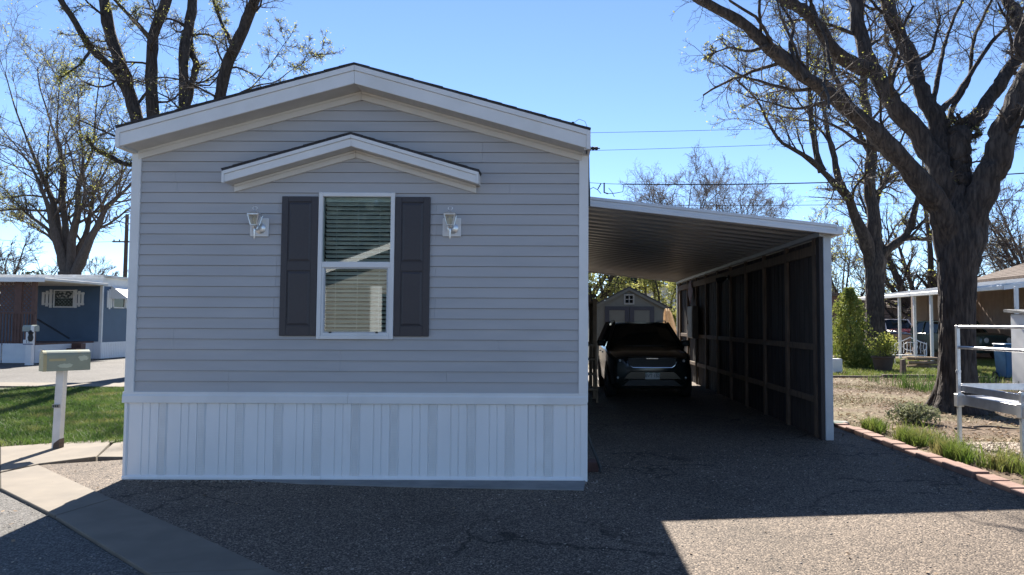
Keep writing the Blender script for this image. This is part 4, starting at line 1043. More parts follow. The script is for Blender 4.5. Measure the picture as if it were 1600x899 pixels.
def mprof(s_=1.0):
    hw = .088 * s_; zc = bz1 - hw * .85
    out = [(-hw, bz0), (hw, bz0), (hw, zc)]
    for q in range(1, 10):
        an = math.pi * q / 10; out.append((hw * math.cos(an), zc + hw * .85 * math.sin(an)))
    out.append((-hw, zc)); return out
def onbox(mb, name, m, **k):
    o = mb.build(name, m, mx, local=True, **k); o.location = (BXC, 0, 0); o.rotation_euler = (0, 0, BR); return o
onbox(MB().prism(mprof(), 'x', -BL + .012, BL), 'box', mailbox_m)
onbox(MB().prism(mprof(1.05), 'x', -BL - .006, -BL + .03), 'door', mailend_m)
onbox(MB().tube([(-BL + .01, 0, bz1 + .002), (-BL - .02, 0, bz1 + .012), (-BL - .03, 0, bz1 - .004)], .007, 6), 'door_pull', nickel)
def blob(cx_, cz_, rx, rz_, seed):
    rs = random.Random(seed); n = 18
    return [(cx_ + rx * math.cos(2 * math.pi * q / n) * rs.uniform(.75, 1.1), cz_ + rz_ * math.sin(2 * math.pi * q / n) * rs.uniform(.7, 1.15)) for q in range(n)]
zq = lambda py: loc_(97, py).z
onbox(MB().prism(blob(-.02, zq(571), .085, .030, 1), 'y', -.0902, -.0882), 'paint_patch', patch_m)
onbox(MB().prism(blob(.165, zq(560), .055, .036, 2), 'y', -.0902, -.0882), 'paint_patch', patch_m)
onbox(MB().box(-.19, -.02, -.0895, -.088, zq(562) - .012, zq(562) + .016), 'label_strip', mailend_m)
qn = loc_(92, 634)
MB().box(qn.x - .042, qn.x + .042, -.0585, -.045, qn.z - .02, qn.z + .02).build('number_plate', greypaint, mx, local=True)
for q in range(3): MB().box(qn.x - .034 + q * .025, qn.x - .018 + q * .025, -.0595, -.0583, qn.z - .012, qn.z + .012).build('worn_figure', ink, mx, local=True)

# ------------------------------------------------------------------ blue home across the side street
BY = 30.0
bc = at(157, 545, BY); BX = bc.x
bh = thing('blue_home', (BX - 3, BY, 0), 'blue mobile home with white picket shutters and white skirting', 'mobile home')
zt_ = at(157, 430, BY).z; zb_top = at(110, 447, BY).z; zsk = at(110, 535, BY).z
bl0 = BX - 4.3
MB().box(bl0, BX, BY, BY + 16, zsk, zb_top).build('wall', bluewall, bh)
MB().box(bl0, BX + .01, BY - .01, BY + 16, zb_top + .001, zt_ - .1).build('upper_band', white, bh)
MB().box(bl0 - .1, BX + .12, BY - .16, BY + 16, zt_ - .1, zt_ - .0).build('roof', awning_m, bh)
MB().box(bl0 - .1, BX + .1, BY - .13, BY + .02, zt_ - .16, zt_ - .101).build('fascia', white, bh)
sk = MB(); x = bl0
while x < BX - .02: sk.box(x, min(x + .09, BX), BY - .02, BY + .02, 0, zsk); sk.box(x + .09, min(x + .12, BX), BY - .008, BY + .02, 0, zsk - .002); x += .12
sk.build('skirting', skirt_m, bh)
sk = MB(); y = BY + .02
while y < BY + 8: sk.box(BX - .02, BX + .02, y, y + .09, 0, zsk); sk.box(BX - .02, BX + .008, y + .09, y + .12, 0, zsk - .002); y += .12
sk.build('skirting', skirt_m, bh)
MB().box(BX - .09, BX + .022, BY - .022, BY + .06, zsk, zb_top).build('corner_trim', white, bh)
MB().box(bl0, BX, BY - .026, BY + .02, zsk - .03, zsk + .03).build('skirting_cap', white, bh)
def bluewin(parent, xa, xb, z0, z1):
    f_ = MB(); w = .05
    f_.box(xa - w, xa, BY - .04, BY, z0 - w, z1 + w).box(xb, xb + w, BY - .04, BY, z0 - w, z1 + w).box(xa, xb, BY - .04, BY, z1, z1 + w).box(xa, xb, BY - .04, BY, z0 - w, z0)
    fo = f_.build('window', white, parent)
    MB().box(xa, xb, BY - .012, BY - .002, z0, z1).build('pane', car_glass, fo)
    cu = MB(); nseg = 28
    cu.box(xa + .02, xb - .02, BY - .016, BY - .0125, z0 + (z1 - z0) * .52, z1 - .02)
    cu.build('curtain', mat('patterned_curtain', (.04, .05, .05), (.5, .5, .47), scale=9, rough=.8, lo=.45, hi=.58), fo)
wA, wB = at(86, 467, BY), at(115, 467, BY)
wz1_, wz0_ = at(100, 455, BY).z, at(100, 479, BY).z
bluewin(bh, wA.x, wB.x, wz0_, wz1_)
for (pa, pb, sgn) in ((66, 83.5, -1), (117, 133, 1)):
    xa, xb = at(pa, 467, BY).x, at(pb, 467, BY).x
    sh = MB(); n = 3; w = (xb - xa) / 3.0
    for q in range(3):
        out = q if sgn > 0 else 2 - q
        hh = .06 + .0 - out * .055
        x0 = xa + q * w
        sh.box(x0 + .01, x0 + w - .035, BY - .045, BY - .022, wz0_ - hh, wz1_ + hh)
    so = sh.build('picket_shutter', white, bh)
    rl = MB()
    for zz in (wz0_ + .1, wz1_ - .1): rl.box(xa + .01, xb - .03, BY - .0215, BY - .002, zz - .04, zz + .04)
    rl.build('shutter_rail', white, so)
# side window with a small metal awning
sw = MB(); yy0, yy1 = BY + .75, BY + 1.5
sw.box(BX, BX + .04, yy0 - .05, yy0, wz0_, wz1_).box(BX, BX + .04, yy1, yy1 + .05, wz0_, wz1_).box(BX, BX + .04, yy0, yy1, wz1_, wz1_ + .05).box(BX, BX + .04, yy0, yy1, wz0_ - .05, wz0_)
swo = sw.build('window', white, bh)
MB().box(BX + .002, BX + .012, yy0, yy1, wz0_, wz1_).build('pane', car_glass, swo)
for ya in (yy0 - .45, yy1 + .1):
    for q in range(3): MB().box(BX + .002, BX + .03, ya + q * .12, ya + q * .12 + .1, wz0_ - .1 + .06 * abs(q - 1), wz1_ + .1 - .06 * abs(q - 1)).build('shutter_picket', white, bh)
aw = MB(); z1_ = wz1_ + .25
aw.hexa([(BX + .01, yy0 - .2, z1_), (BX + .01, yy1 + .2, z1_), (BX + .75, yy1 + .2, z1_ - .55), (BX + .75, yy0 - .2, z1_ - .55), (BX + .01, yy0 - .2, z1_ + .02), (BX + .01, yy1 + .2, z1_ + .02), (BX + .76, yy1 + .2, z1_ - .53), (BX + .76, yy0 - .2, z1_ - .53)])
aw.poly([(BX + .01, yy0 - .2, z1_), (BX + .75, yy0 - .2, z1_ - .55), (BX + .01, yy0 - .2, z1_ - .55)])
aw.build('window_awning', white, bh)
# its porch: lattice, posts, railing, roof, white base boards
PY = 26.6
pch = thing('lattice_porch', (at(20, 545, PY).x, PY, 0), 'brown lattice porch on a white base in front of the blue home', 'porch')
pe = at(54, 545, PY).x; pz0 = at(30, 537, PY).z; prz = at(30, 489, PY).z; ptop = at(30, 440, PY).z
pl0 = pe - 5.0
x = pe
for q in range(4):
    MB().box(x - 1.2, x - .02, PY - .02, PY + .02, 0, pz0).build('base_board', pale_blue_white, pch, bevel=.01); x -= 1.22
MB().box(pl0, pe, PY, BY, pz0 - .06, pz0).build('deck', brownwood, pch)
MB().box(pe - .03, pe, PY + .03, BY, 0, pz0 - .06).build('base_board', pale_blue_white, pch)
for px in (27.5, 51):
    xx = at(px, 500, PY).x; wv = .16 if px < 30 else .09
    MB().box(xx - wv, xx + wv * .6, PY + .02, PY + .14, pz0, ptop).build('post', brownwood, pch)
MB().box(pl0 + .02, pl0 + .18, PY + .02, PY + .14, pz0, ptop).build('post', brownwood, pch)
def lattice(x0, x1, z0, z1, y, step, w, parent):
    mb = MB()
    for sgn, yo in ((1, 0), (-1, .008)):
        H_ = z1 - z0; s = x0 - H_ if sgn > 0 else x0
        while s < (x1 if sgn > 0 else x1 + H_):
            # line x = s + sgn*(z - z0), clipped
            za = z0; xa = s; zb = z1; xb = s + sgn * H_
            pts = []
            lo, hi = 0.0, 1.0
            dx = xb - xa
            if dx != 0:
                ta, tb = (x0 - xa) / dx, (x1 - xa) / dx
                lo, hi = max(0, min(ta, tb)), min(1, max(ta, tb))
            if hi - lo > .02:
                A = (xa + dx * lo, y + yo, z0 + H_ * lo); B_ = (xa + dx * hi, y + yo, z0 + H_ * hi)
                mb.bar(A, B_, w, .007, (0, 1, 0))
            s += step
    o = mb.build('lattice', brownwood, parent); o['kind'] = 'stuff'; return o
xm = at(25, 500, PY).x
lattice(pl0 + .2, xm, prz + .05, ptop - .05, PY + .05, .16, .05, pch)
lattice(at(31, 500, PY).x, at(49, 500, PY).x, prz + .05, ptop - .05, PY + .05, .16, .05, pch)
MB().box(pl0, pe, PY - .0, PY + .06, prz - .04, prz + .03).build('rail', brownwood, pch)
x = pl0 + .1
while x < pe - .05:
    MB().box(x, x + .045, PY + .005, PY + .04, pz0, prz - .04).build('baluster', brownwood, pch); x += .115
MB().box(pl0 - .2, at(80, 436, PY).x, PY - .35, BY - .01, ptop + .02, ptop + .12).build('roof', awning_m, pch, bevel=.01)
MB().box(pl0 - .2, at(80, 436, PY).x + .02, PY - .37, PY - .351, ptop - .03, ptop + .13).build('fascia', white, pch)
for q in range(4): MB().box(pe + .01, pe + .38, 28.6 - q * .28, 28.9 - q * .28, 0, pz0 - .05 - q * .19).build('step', brownwood, pch)
a = at(57, 498, 28.0); b = at(109, 529, 28.0)
MB().bar((at(58, 499, 29.5).x, 29.5, at(58, 499, 29.5).z), (at(108, 529, 29.5).x, 29.5, at(108, 529, 29.5).z), .05, .06).build('slanted_bar', mat('navy_bar', (.02, .03, .05), rough=.6), pch)  # dark navy bar slanting across the front of the blue wall, clear of the steps
# far mailbox with number sign
FY = 25.4
fb = gnd(47, 574)
fp = at(46, 560, FY)
fm = thing('street_mailbox', (fp.x, FY, 0), 'small mailbox on a white post with a number sign by the lattice porch', 'mailbox')
def lz(py): return at(46, py, FY).z
MB().box(-.11, .11, -.08, .08, 0, lz(519)).build('post', pale_blue_white, fm, local=True, bevel=.01)
z0, z1 = lz(518), lz(508)
MB().prism([(-.10, z0), (.10, z0), (.10, z1 - .08), (.07, z1 - .02), (0, z1), (-.07, z1 - .02), (-.10, z1 - .08)], 'x', -.22, .24).build('box', mat('grey_green_box', (.30, .34, .31), rough=.5), fm, local=True)
MB().box(.10, .21, -.13, -.10, z0 - .02, z1 - .02).build('box_door', white, fm, local=True)
sgn_ = MB().box(-.17, .17, -.11, -.08, lz(537), lz(531)).build('number_sign', pale_blue_white, fm, local=True)
text('number_lettering', '11', .17, (0, -.112, (lz(537) + lz(531)) / 2), ink, sgn_)
MB().box(-.17, .17, -.112, -.08, lz(538.5), lz(537.2)).build('sign_stripe', mat('sign_blue', (.03, .05, .18), rough=.5), fm, local=True)
MB().lathe([(.02, -.2), (.07, -.17), (.09, -.05), (.06, .05), (.085, .12), (.03, .2)], (.10, -.12, (lz(519) + lz(531)) / 2), 12).build('planter_bag', black_pl, fm, local=True, smooth=True)

# ------------------------------------------------------------------ neighbour's home, awning and vehicles on the far right
TX, TXW = 15.3, 21.0
th = thing('tan_home', (21, 30, 0), 'pinkish tan home with brown shingle roof and white metal awning on posts', 'house')
az = 2.92
TYa, TYb = 24.4, 36.5
MB().box(TXW, TXW + 5, TYa + 1.5, TYb - .5, 0, az + .75).build('wall', tanwall, th)
gm = MB(); y = TYa + 1.6
while y < TYb - .6: gm.box(TXW - .012, TXW, y, y + .04, 0.1, az + .7); y += .3
gm.build('batten', tanwall, th)
# return wall that closes the back bay of the awning
MB().box(18.1, TXW, 36.3, 36.45, 0, az + .42).build('bay_wall', tanwall, th)
gm = MB(); x = 18.2
while x < TXW: gm.box(x, x + .03, 36.285, 36.3, .05, az + .3); x += .3
gm.build('batten', tanwall, th)
n = 34; ap = MB()
for q in range(n):
    y0 = TYa + (TYb - TYa) * q / n; y1 = TYa + (TYb - TYa) * (q + 1) / n; ym = (y0 + y1) / 2
    for (ya, yb, ha, hb) in ((y0, ym - .03, 0, 0), (ym - .03, ym, 0, .05), (ym, y1, .05, 0)):
        ap.hexa([(TX, ya, az - .04), (TXW + .2, ya, az + .72), (TXW + .2, yb, az + .72), (TX, yb, az - .04), (TX, ya, az + ha), (TXW + .2, ya, az + .76 + ha), (TXW + .2, yb, az + .76 + hb), (TX, yb, az + hb)])
ap.build('awning', awning_m, th)
MB().box(TX - .06, TX, TYa, TYb, az - .13, az + .03).build('gutter', white, th, bevel=.02)
MB().hexa([(TX, TYa - .02, az - .13), (TXW, TYa - .02, az + .6), (TXW, TYa, az + .6), (TX, TYa, az - .13), (TX, TYa - .02, az + .02), (TXW, TYa - .02, az + .78), (TXW, TYa, az + .78), (TX, TYa, az + .02)]).build('awning_end', white, th)
rf = MB().hexa([(TXW + .0, TYa + 1.2, az + .74), (TXW + 3.2, TYa + 1.2, az + 1.75), (TXW + 3.2, TYb, az + 1.75), (TXW, TYb, az + .74), (TXW, TYa + 1.2, az + .9), (TXW + 3.2, TYa + 1.2, az + 1.9), (TXW + 3.2, TYb, az + 1.9), (TXW, TYb, az + .9)]).build('roof', shingle_brown, th)
for q in range(9):
    t0 = q / 9; x0 = TXW + 3.2 * t0; z0 = az + .9 + 1.0 * t0
    MB().hexa([(x0, TYa + 1.18, z0), (x0 + .38, TYa + 1.18, z0 + .118), (x0 + .38, TYb + .02, z0 + .118), (x0, TYb + .02, z0), (x0, TYa + 1.18, z0 + .02), (x0 + .38, TYa + 1.18, z0 + .124), (x0 + .38, TYb + .02, z0 + .124), (x0, TYb + .02, z0 + .02)]).build('shingle_course', shingle_brown, rf)
MB().lathe([(.13, 0), (.13, .35), (.2, .36), (.2, .46), (.05, .5)], (TXW + 2.4, TYa + 2.6, az + 1.6), 12).build('roof_vent', dark_gap, th)
for px in (1403.5, 1427, 1453, 1586):
    Y = TX * F / (px - CX)
    MB().box(TX + .0, TX + .11, Y - .05, Y + .05, 0, az - .04).build('post', white, th, bevel=.008)
wn_ = MB(); yA, yB = 26.4, 27.1
MB().box(TXW - .03, TXW - .013, yA, yB, .9, 2.6).build('window', car_glass, th)
wn_.box(TXW - .05, TXW, yA - .08, yA, .82, 2.68).box(TXW - .05, TXW, yB, yB + .08, .82, 2.68).box(TXW - .05, TXW, yA, yB, 2.6, 2.68).box(TXW - .05, TXW, yA, yB, .82, .9).box(TXW - .05, TXW, yA, yB, 1.7, 1.76)
wn_.build('window_frame', white, th)
MB().box(TXW - 4.6, TXW - 4.45, TYa + .3, TYa + .45, 0, az + .0).build('post', white, th)
# background home beyond the awning bay
hb = thing('low_tan_home', (14, 49, 0), 'low tan home far back beyond the parked vehicles', 'house')
MB().box(13.5, 30, 49, 55, 0, 2.7).build('wall', tanwall, hb)
MB().prism([(48.5, 2.7), (55.5, 2.7), (52, 3.6)], 'x', 13.2, 30.3).build('roof', shingle_brown, hb)
hb2 = thing('brown_outbuilding', (15.2, 40, 0), 'brown flat outbuilding behind the bushy cedar', 'outbuilding')
MB().box(13.6, 16.6, 40, 44, 0, 3.15).build('wall', mat('brown_block', (.17, .10, .08), rough=.9), hb2)
MB().box(13.5, 16.7, 39.85, 44.1, 3.15, 3.35).build('roof', shingle_brown, hb2)
jp, L_, w_, s_ = car('boxy_jeep', (18.74, 33.3, 0), R(12), 'grey green boxy off-roader with slotted grille under the white awning', car_green, L=4.4, Wd=1.82, H=1.82, style='boxy')
F0 = -L_ / 2
g_ = MB().box(-.72, .72, F0 - .03, F0 + .06, .72, 1.08).build('grille', car_green, jp, local=True, bevel=.02)
for q in range(7): MB().box(-.38 + q * .125 - .035, -.38 + q * .125 + .035, F0 - .036, F0 - .029, .77, 1.04).build('grille_slot', black_pl, g_, local=True, bevel=.01)
for sx in (-1, 1):
    MB().lathe([(.115, .02), (.115, -.03), (.08, -.045), (0, -.05)], (sx * .58, F0 - .02, .91), 18, 'y').build('headlight', lens_m, jp, local=True, smooth=True)
MB().box(-.86, .86, F0 - .12, F0 + .1, .48, .68).build('bumper', black_pl, jp, local=True, bevel=.03)
MB().tube([(-.75, F0 - .15, .45), (.75, F0 - .15, .45)], .03, 8).build('tow_bar', dark_gap, jp, local=True)
ds, *_ = car('black_suv', (16.5, 38.2, 0), R(92), 'black SUV seen side on, parked beyond the thick grey tree trunk', car_black, H=1.8, style='boxy')
rd, L2, w2, s2 = car('maroon_car', (20.7, 44.0, 0), R(4), 'maroon pickup with white cap and bright windscreen, parked between the awning posts', car_red, L=4.8, Wd=1.9, H=1.95, style='boxy', roofpaint=car_white)
F2 = -L2 / 2
MB().box(-.8, .8, F2 - .05, F2 + .05, .55, .72).build('bumper', chrome, rd, local=True, bevel=.02)
MB().box(-.55, .55, F2 - .03, F2 + .05, .8, 1.0).build('grille', black_pl, rd, local=True)
for sx in (-1, 1): MB().box(sx * .7 - .12, sx * .7 + .12, F2 - .04, F2 + .05, .8, 1.0).build('headlight', lens_m, rd, local=True, bevel=.02)

# ------------------------------------------------------------------ yard things on the right
bp = at(1576, 572, 21.0)
bn = thing('blue_bin', (bp.x, 21.0, 0), 'blue lidded bin standing in the weeds by the white utility cabinet', 'bin')
bz = at(1576, 537, 21.0).z
MB().hexa([(-.22, -.25, .05), (.22, -.25, .05), (.22, .25, .05), (-.22, .25, .05), (-.27, -.3, bz - .06), (.27, -.3, bz - .06), (.27, .3, bz - .06), (-.27, .3, bz - .06)]).build('bin_body', bin_blue, bn, local=True, bevel=.02)
MB().box(-.29, .29, -.33, .31, bz - .055, bz).build('lid', bin_blue, bn, local=True, bevel=.02)
for sx in (-1, 1): MB().lathe([(.1, -.03), (.1, .03)], (sx * .25, .25, .1), 12, 'x').build('wheel', black_pl, bn, local=True)
up_ = at(1604, 560, 17.0)
ub = thing('utility_cabinet', (up_.x + .15, 17.0, 0), 'tall white metal utility cabinet with dark sloping cap at the yard edge', 'cabinet')
uz = at(1600, 489, 17.0).z
MB().box(-.32, .5, -.3, .3, 0, uz - .03).build('cabinet_body', white, ub, local=True, bevel=.015)
MB().hexa([(-.42, -.4, uz - .03), (.6, -.4, uz - .03), (.6, .4, uz + .02), (-.42, .4, uz + .02), (-.42, -.4, uz + .02), (.6, -.4, uz + .02), (.6, .4, uz + .09), (-.42, .4, uz + .09)]).build('cap', pad_m, ub, local=True)
MB().box(-.28, .46, -.315, -.301, .3, uz - .25).build('door', white, ub, local=True, bevel=.004)
# aluminium ramp platform with handrail
A = Vector((at(1500, 690, 9.5).x, 9.5, 0))
Bp = Vector((at(1599, 700, 8.35).x, 8.35, 0))
rp = thing('access_ramp', A, 'aluminium access ramp with tubular handrails standing on the gravel', 'ramp')
D = (Bp - A).normalized()
zt1, zt2 = at(1500, 511, 9.5).z, at(1500, 543, 9.5).z
Cp = A + D * 1.75
MB().bar(A, A + Vector((0, 0, zt1 + .02)), .045, .045).build('post', alu, rp, bevel=.004)
MB().bar(Bp, Bp + Vector((0, 0, .80)), .05, .05).build('post', alu, rp, bevel=.004)
MB().bar(Cp, Cp + Vector((0, 0, zt1 + .02)), .045, .045).build('post', alu, rp, bevel=.004)
for zz in (zt1, zt2): MB().tube([A + Vector((.01, 0, zz)), Cp + Vector((.01, 0, zz))], .021, 10).build('handrail', alu, rp, smooth=True)
dz_ = .62
X2 = A + Vector((2.4, .1, 0))
MB().bar(A + Vector((.04, 0, dz_ + .12)), Cp + Vector((.04, 0, dz_ + .10)), .035, .085).build('kerb_rail', alu, rp, bevel=.004)
MB().bar(A + Vector((.05, .03, dz_ + .14)), X2 + Vector((0, .0, dz_ + .14)), .035, .085).build('kerb_rail', alu, rp, bevel=.004)
MB().bar(A + Vector((.04, 0, dz_ - .03)), Cp + Vector((.04, 0, dz_ - .05)), .045, .13).build('side_beam', alu, rp, bevel=.004)
side = Vector((1, .06, 0))
for q in range(9):
    a0_ = A + D * (q * .19 + .02); b0_ = A + D * (q * .19 + .195)
    MB().hexa([a0_ + Vector((.07, 0, dz_)), b0_ + Vector((.07, 0, dz_ - .005)), b0_ + side * 2.3 + Vector((0, 0, dz_ - .005)), a0_ + side * 2.3 + Vector((0, 0, dz_)),
               a0_ + Vector((.07, 0, dz_ + .03)), b0_ + Vector((.07, 0, dz_ + .025)), b0_ + side * 2.3 + Vector((0, 0, dz_ + .025)), a0_ + side * 2.3 + Vector((0, 0, dz_ + .03))]).build('deck_plank', alu, rp)
MB().bar(X2, X2 + Vector((0, 0, dz_ + .2)), .045, .045).build('post', alu, rp)
for q in (A, Bp): MB().box(q.x - .045, q.x + .045, q.y - .045, q.y + .045, dz_ - .12, dz_ + .05).build('clamp', alu, rp, bevel=.006)
MB().lathe([(.034, 0), (.034, .03)], A + Vector((0, 0, .95)), 10).build('collar', alu, rp)
# low timber border, stake, planter shrub, bench, firewood, white post
tb = thing('timber_border', (7, 21.3, 0), 'long low timber edging between dry dirt and the green lawn', 'edging')
xs = [at(p_, 588, 21.3).x for p_ in (1298, 1378, 1470, 1560, 1640)]
for a, b, zz in zip(xs[:-1], xs[1:], (.05, .09, .05, .06)): MB().box(a + .02, b - .02, 21.25, 21.4, -.02, zz).build('timber', rotwood, tb, bevel=.015)
sp_ = at(1411, 585, 22.0)
st = thing('wooden_stake', (sp_.x, 22.0, 0), 'short dark square wooden stake in the lawn', 'stake')
MB().hexa([(-.075, -.07, -.02), (.075, -.07, -.02), (.075, .07, -.02), (-.075, .07, -.02), (-.06, -.06, .5), (.06, -.06, .52), (.06, .06, .52), (-.06, .06, .5)]).build('stake_body', rotwood, st, local=True)
pp = at(1380, 572, 24.0)
pt = thing('potted_shrub', (pp.x, 24.0, 0), 'yellow green leafy shrub growing in a dark planter on the lawn', 'shrub')
MB().lathe([(.26, 0), (.34, .42), (.38, .44), (.38, .5), (.30, .5), (.28, .40)], (0, 0, .02), 18).build('planter', terra, pt, local=True, smooth=True)
def leaf_cloud(name, centre, radii, n, size, m, parent, shape='ball', flat=0.4):
    if shape == 'ball':
        v = RNG.normal(0, 1, (n, 3)); v /= np.linalg.norm(v, axis=1)[:, None]; v *= (RNG.uniform(0, 1, n) ** .42)[:, None]
        cl = RNG.normal(0, 1, (26, 3)); cl /= np.linalg.norm(cl, axis=1)[:, None]
        lob = np.max(v @ cl.T, axis=1); v *= (.72 + .4 * np.clip(lob, 0, 1) ** 3)[:, None]
        P = v * np.array(radii) + np.array(centre)
    else:
        t = RNG.uniform(0, 1, n) ** 1.25; a = RNG.uniform(0, 2 * np.pi, n); r = RNG.uniform(0, 1, n) ** .4
        prof_ = np.interp(t, [0, .12, .4, .75, 1], [.7, 1, 1.02, .8, .22]) * (1 + .26 * np.sin(5 * a + 9 * t) + .2 * np.sin(11 * a - 17 * t))
        P = np.stack([np.cos(a) * r * prof_ * radii[0], np.sin(a) * r * prof_ * radii[1], t * radii[2]], 1) + np.array(centre)
    d1 = RNG.normal(0, 1, (n, 3)); d1[:, 2] += flat; d1 /= np.linalg.norm(d1, axis=1)[:, None]
    d2 = np.cross(d1, RNG.normal(0, 1, (n, 3))); d2 /= np.linalg.norm(d2, axis=1)[:, None]
    s = size * RNG.uniform(.5, 1.4, n)[:, None]
    V = np.stack([P - d1 * s, P - d2 * s * .45, P + d1 * s, P + d2 * s * .45], 1).reshape(-1, 3)
    o = np_mesh(name, V + np.array(origin(parent)), np.arange(n)[:, None] * 4 + np.arange(4)[None], m, parent); o['kind'] = 'stuff'
    return o
leaf_cloud('leaves', (0.05, 0, .86), (.46, .46, .46), 1900, .036, mat('yellow_green_leaves', (.30, .34, .05), (.40, .40, .10), scale=6, rough=.6, trans=.5), pt)
stm = MB()
for q in range(9):
    a = q * .7; stm.tube([(0, 0, .4), (.15 * math.cos(a), .15 * math.sin(a), .8), (.38 * math.cos(a), .38 * math.sin(a), 1.2)], [.012, .009, .004], 5)
stm.build('stems', twig_m, pt, local=True)
cd_ = at(1328, 560, 26.0)
cdt = thing('cedar_shrub', (cd_.x, 26.0, 0), 'tall yellow green bushy cedar just past the carport post', 'shrub')
chh = at(1324, 452, 26.0).z
leaf_cloud('foliage', (0, 0, .15), (.60, .60, chh - .1), 11000, .048, cedar_m, cdt, 'cone', 1.2)
MB().tube([(0, 0, 0), (.03, 0, chh * .8)], [.09, .02], 7).build('trunk', bark2, cdt, local=True)
p2 = at(1345, 568, 25.4)
sb = thing('low_bush', (p2.x, 25.4, 0), 'small dark green bush at the foot of the thick grey trunk', 'shrub')
leaf_cloud('foliage', (0, 0, .35), (.6, .55, .45), 4500, .045, cedar_m, sb)
MB().tube([(0, 0, 0), (0, 0, .4)], .03, 6).build('stem', bark2, sb, local=True)
p3 = at(1425, 652, 11.6)
sg_ = thing('sage_clump', (p3.x, 11.55, 0), 'grey green sage clump at the end of the weed strip', 'shrub')
leaf_cloud('foliage', (0, 0, .15), (.42, .35, .17), 1500, .035, sage_m, sg_)
stm = MB()
for q in range(16):
    a = q * 2.39; stm.tube([(0, 0, 0), (.18 * math.cos(a), .15 * math.sin(a), .16), (.42 * math.cos(a), .34 * math.sin(a), .28 * (1 + .3 * math.sin(q)))], [.007, .005, .002], 4)
stm.build('stems', pale_twig, sg_, local=True)
bn_ = at(1421, 556, 27.0)
be = thing('garden_bench', (bn_.x, 27.0, 0), 'white ornate metal garden bench facing sideways on the back lawn', 'bench', rz=R(-35))
fr = MB()
for sx in (-1, 1):
    fr.tube([(sx * .55, -.28, 0), (sx * .55, -.25, .42), (sx * .55, .2, .42), (sx * .55, .26, .9)], .022, 6).tube([(sx * .55, .2, .42), (sx * .55, .28, 0)], .022, 6).tube([(sx * .55, -.25, .42), (sx * .55, -.3, .64), (sx * .55, .22, .66)], .022, 6)
fr.build('frame', white, be, local=True)
for q in range(6): MB().box(-.55, .55, -.26 + q * .085, -.20 + q * .085, .42, .44).build('seat_slat', white, be, local=True)
bk = MB().tube([(-.55, .25, .85), (-.3, .26, .95), (0, .27, 1.1), (.3, .26, .95), (.55, .25, .85)], .022, 6)
for q in range(9): bk.tube([(-.48 + q * .12, .22, .5), (-.44 + q * .11, .25, .72), (-.48 + q * .12, .26, .93)], .012, 5)
bk.tube([(.25 * math.cos(a), .25, .75 + .16 * math.sin(a)) for a in np.linspace(0, 6.28, 14)], .014, 5)
bk.build('backrest', white, be, local=True)
fwp = at(1452, 560, 25.5)
fwd_ = thing('firewood_pile', (fwp.x, 25.5, 0), 'low pile of pale split firewood by the thick furrowed trunk', 'firewood')
for q in range(14):
    x = (q % 5) * .24 - .5; zz = .08 + (q // 5) * .15
    MB().tube([(x - .3, random.uniform(-.1, .1), zz), (x + .35, random.uniform(-.25, .25), zz + random.uniform(-.02, .04))], .06, 7).build('log', treated, fwd_, local=True)
MB().box(-.55, .6, .25, .30, .30, .42).build('backboard', rotwood, fwd_, local=True)
wb_ = at(1303, 570, 23.0)
w2_ = thing('white_block', (wb_.x, 23.0, 0), 'pale grey concrete block beside the carport post at the lawn', 'block')
MB().box(-.2, .2, -.2, .2, 0, .48).build('block_body', pale_blue_white, w2_, local=True, bevel=.02)
gp = gnd(1307, 665)
dl = thing('green_lid', (gp.x, gp.y, 0), 'flat dark green valve lid at the foot of the carport post', 'lid')
MB().lathe([(.13, 0), (.13, .04), (.11, .05), (0, .052)], (0, 0, 0), 18).build('cover', mat('dark_green_plastic', (.03, .06, .03), rough=.6), dl, local=True)
# fallen branches
for px, py, ln, an, lab in ((1512, 672, .45, .25, 'short dark fallen stick lying beside the ramp post'), (1560, 671, .7, -.12, 'longer dark fallen branch lying on the dirt under the ramp')):
    c = gnd(px, py); mb = MB()
    pts = [(c.x + (t - .5) * ln * math.cos(an), c.y + (t - .5) * ln * math.sin(an) + .02 * math.sin(9 * t), .025 + .015 * math.sin(5 * t)) for t in np.linspace(0, 1, 7)]
    mb.tube(pts, [.018, .017, .016, .014, .012, .01, .005], 6); mb.tube([pts[3], (pts[3][0] + .12, pts[3][1] + .1, .05)], [.01, .004], 5)
    tag(mb.build('fallen_branch', bark2), lab, 'branch')

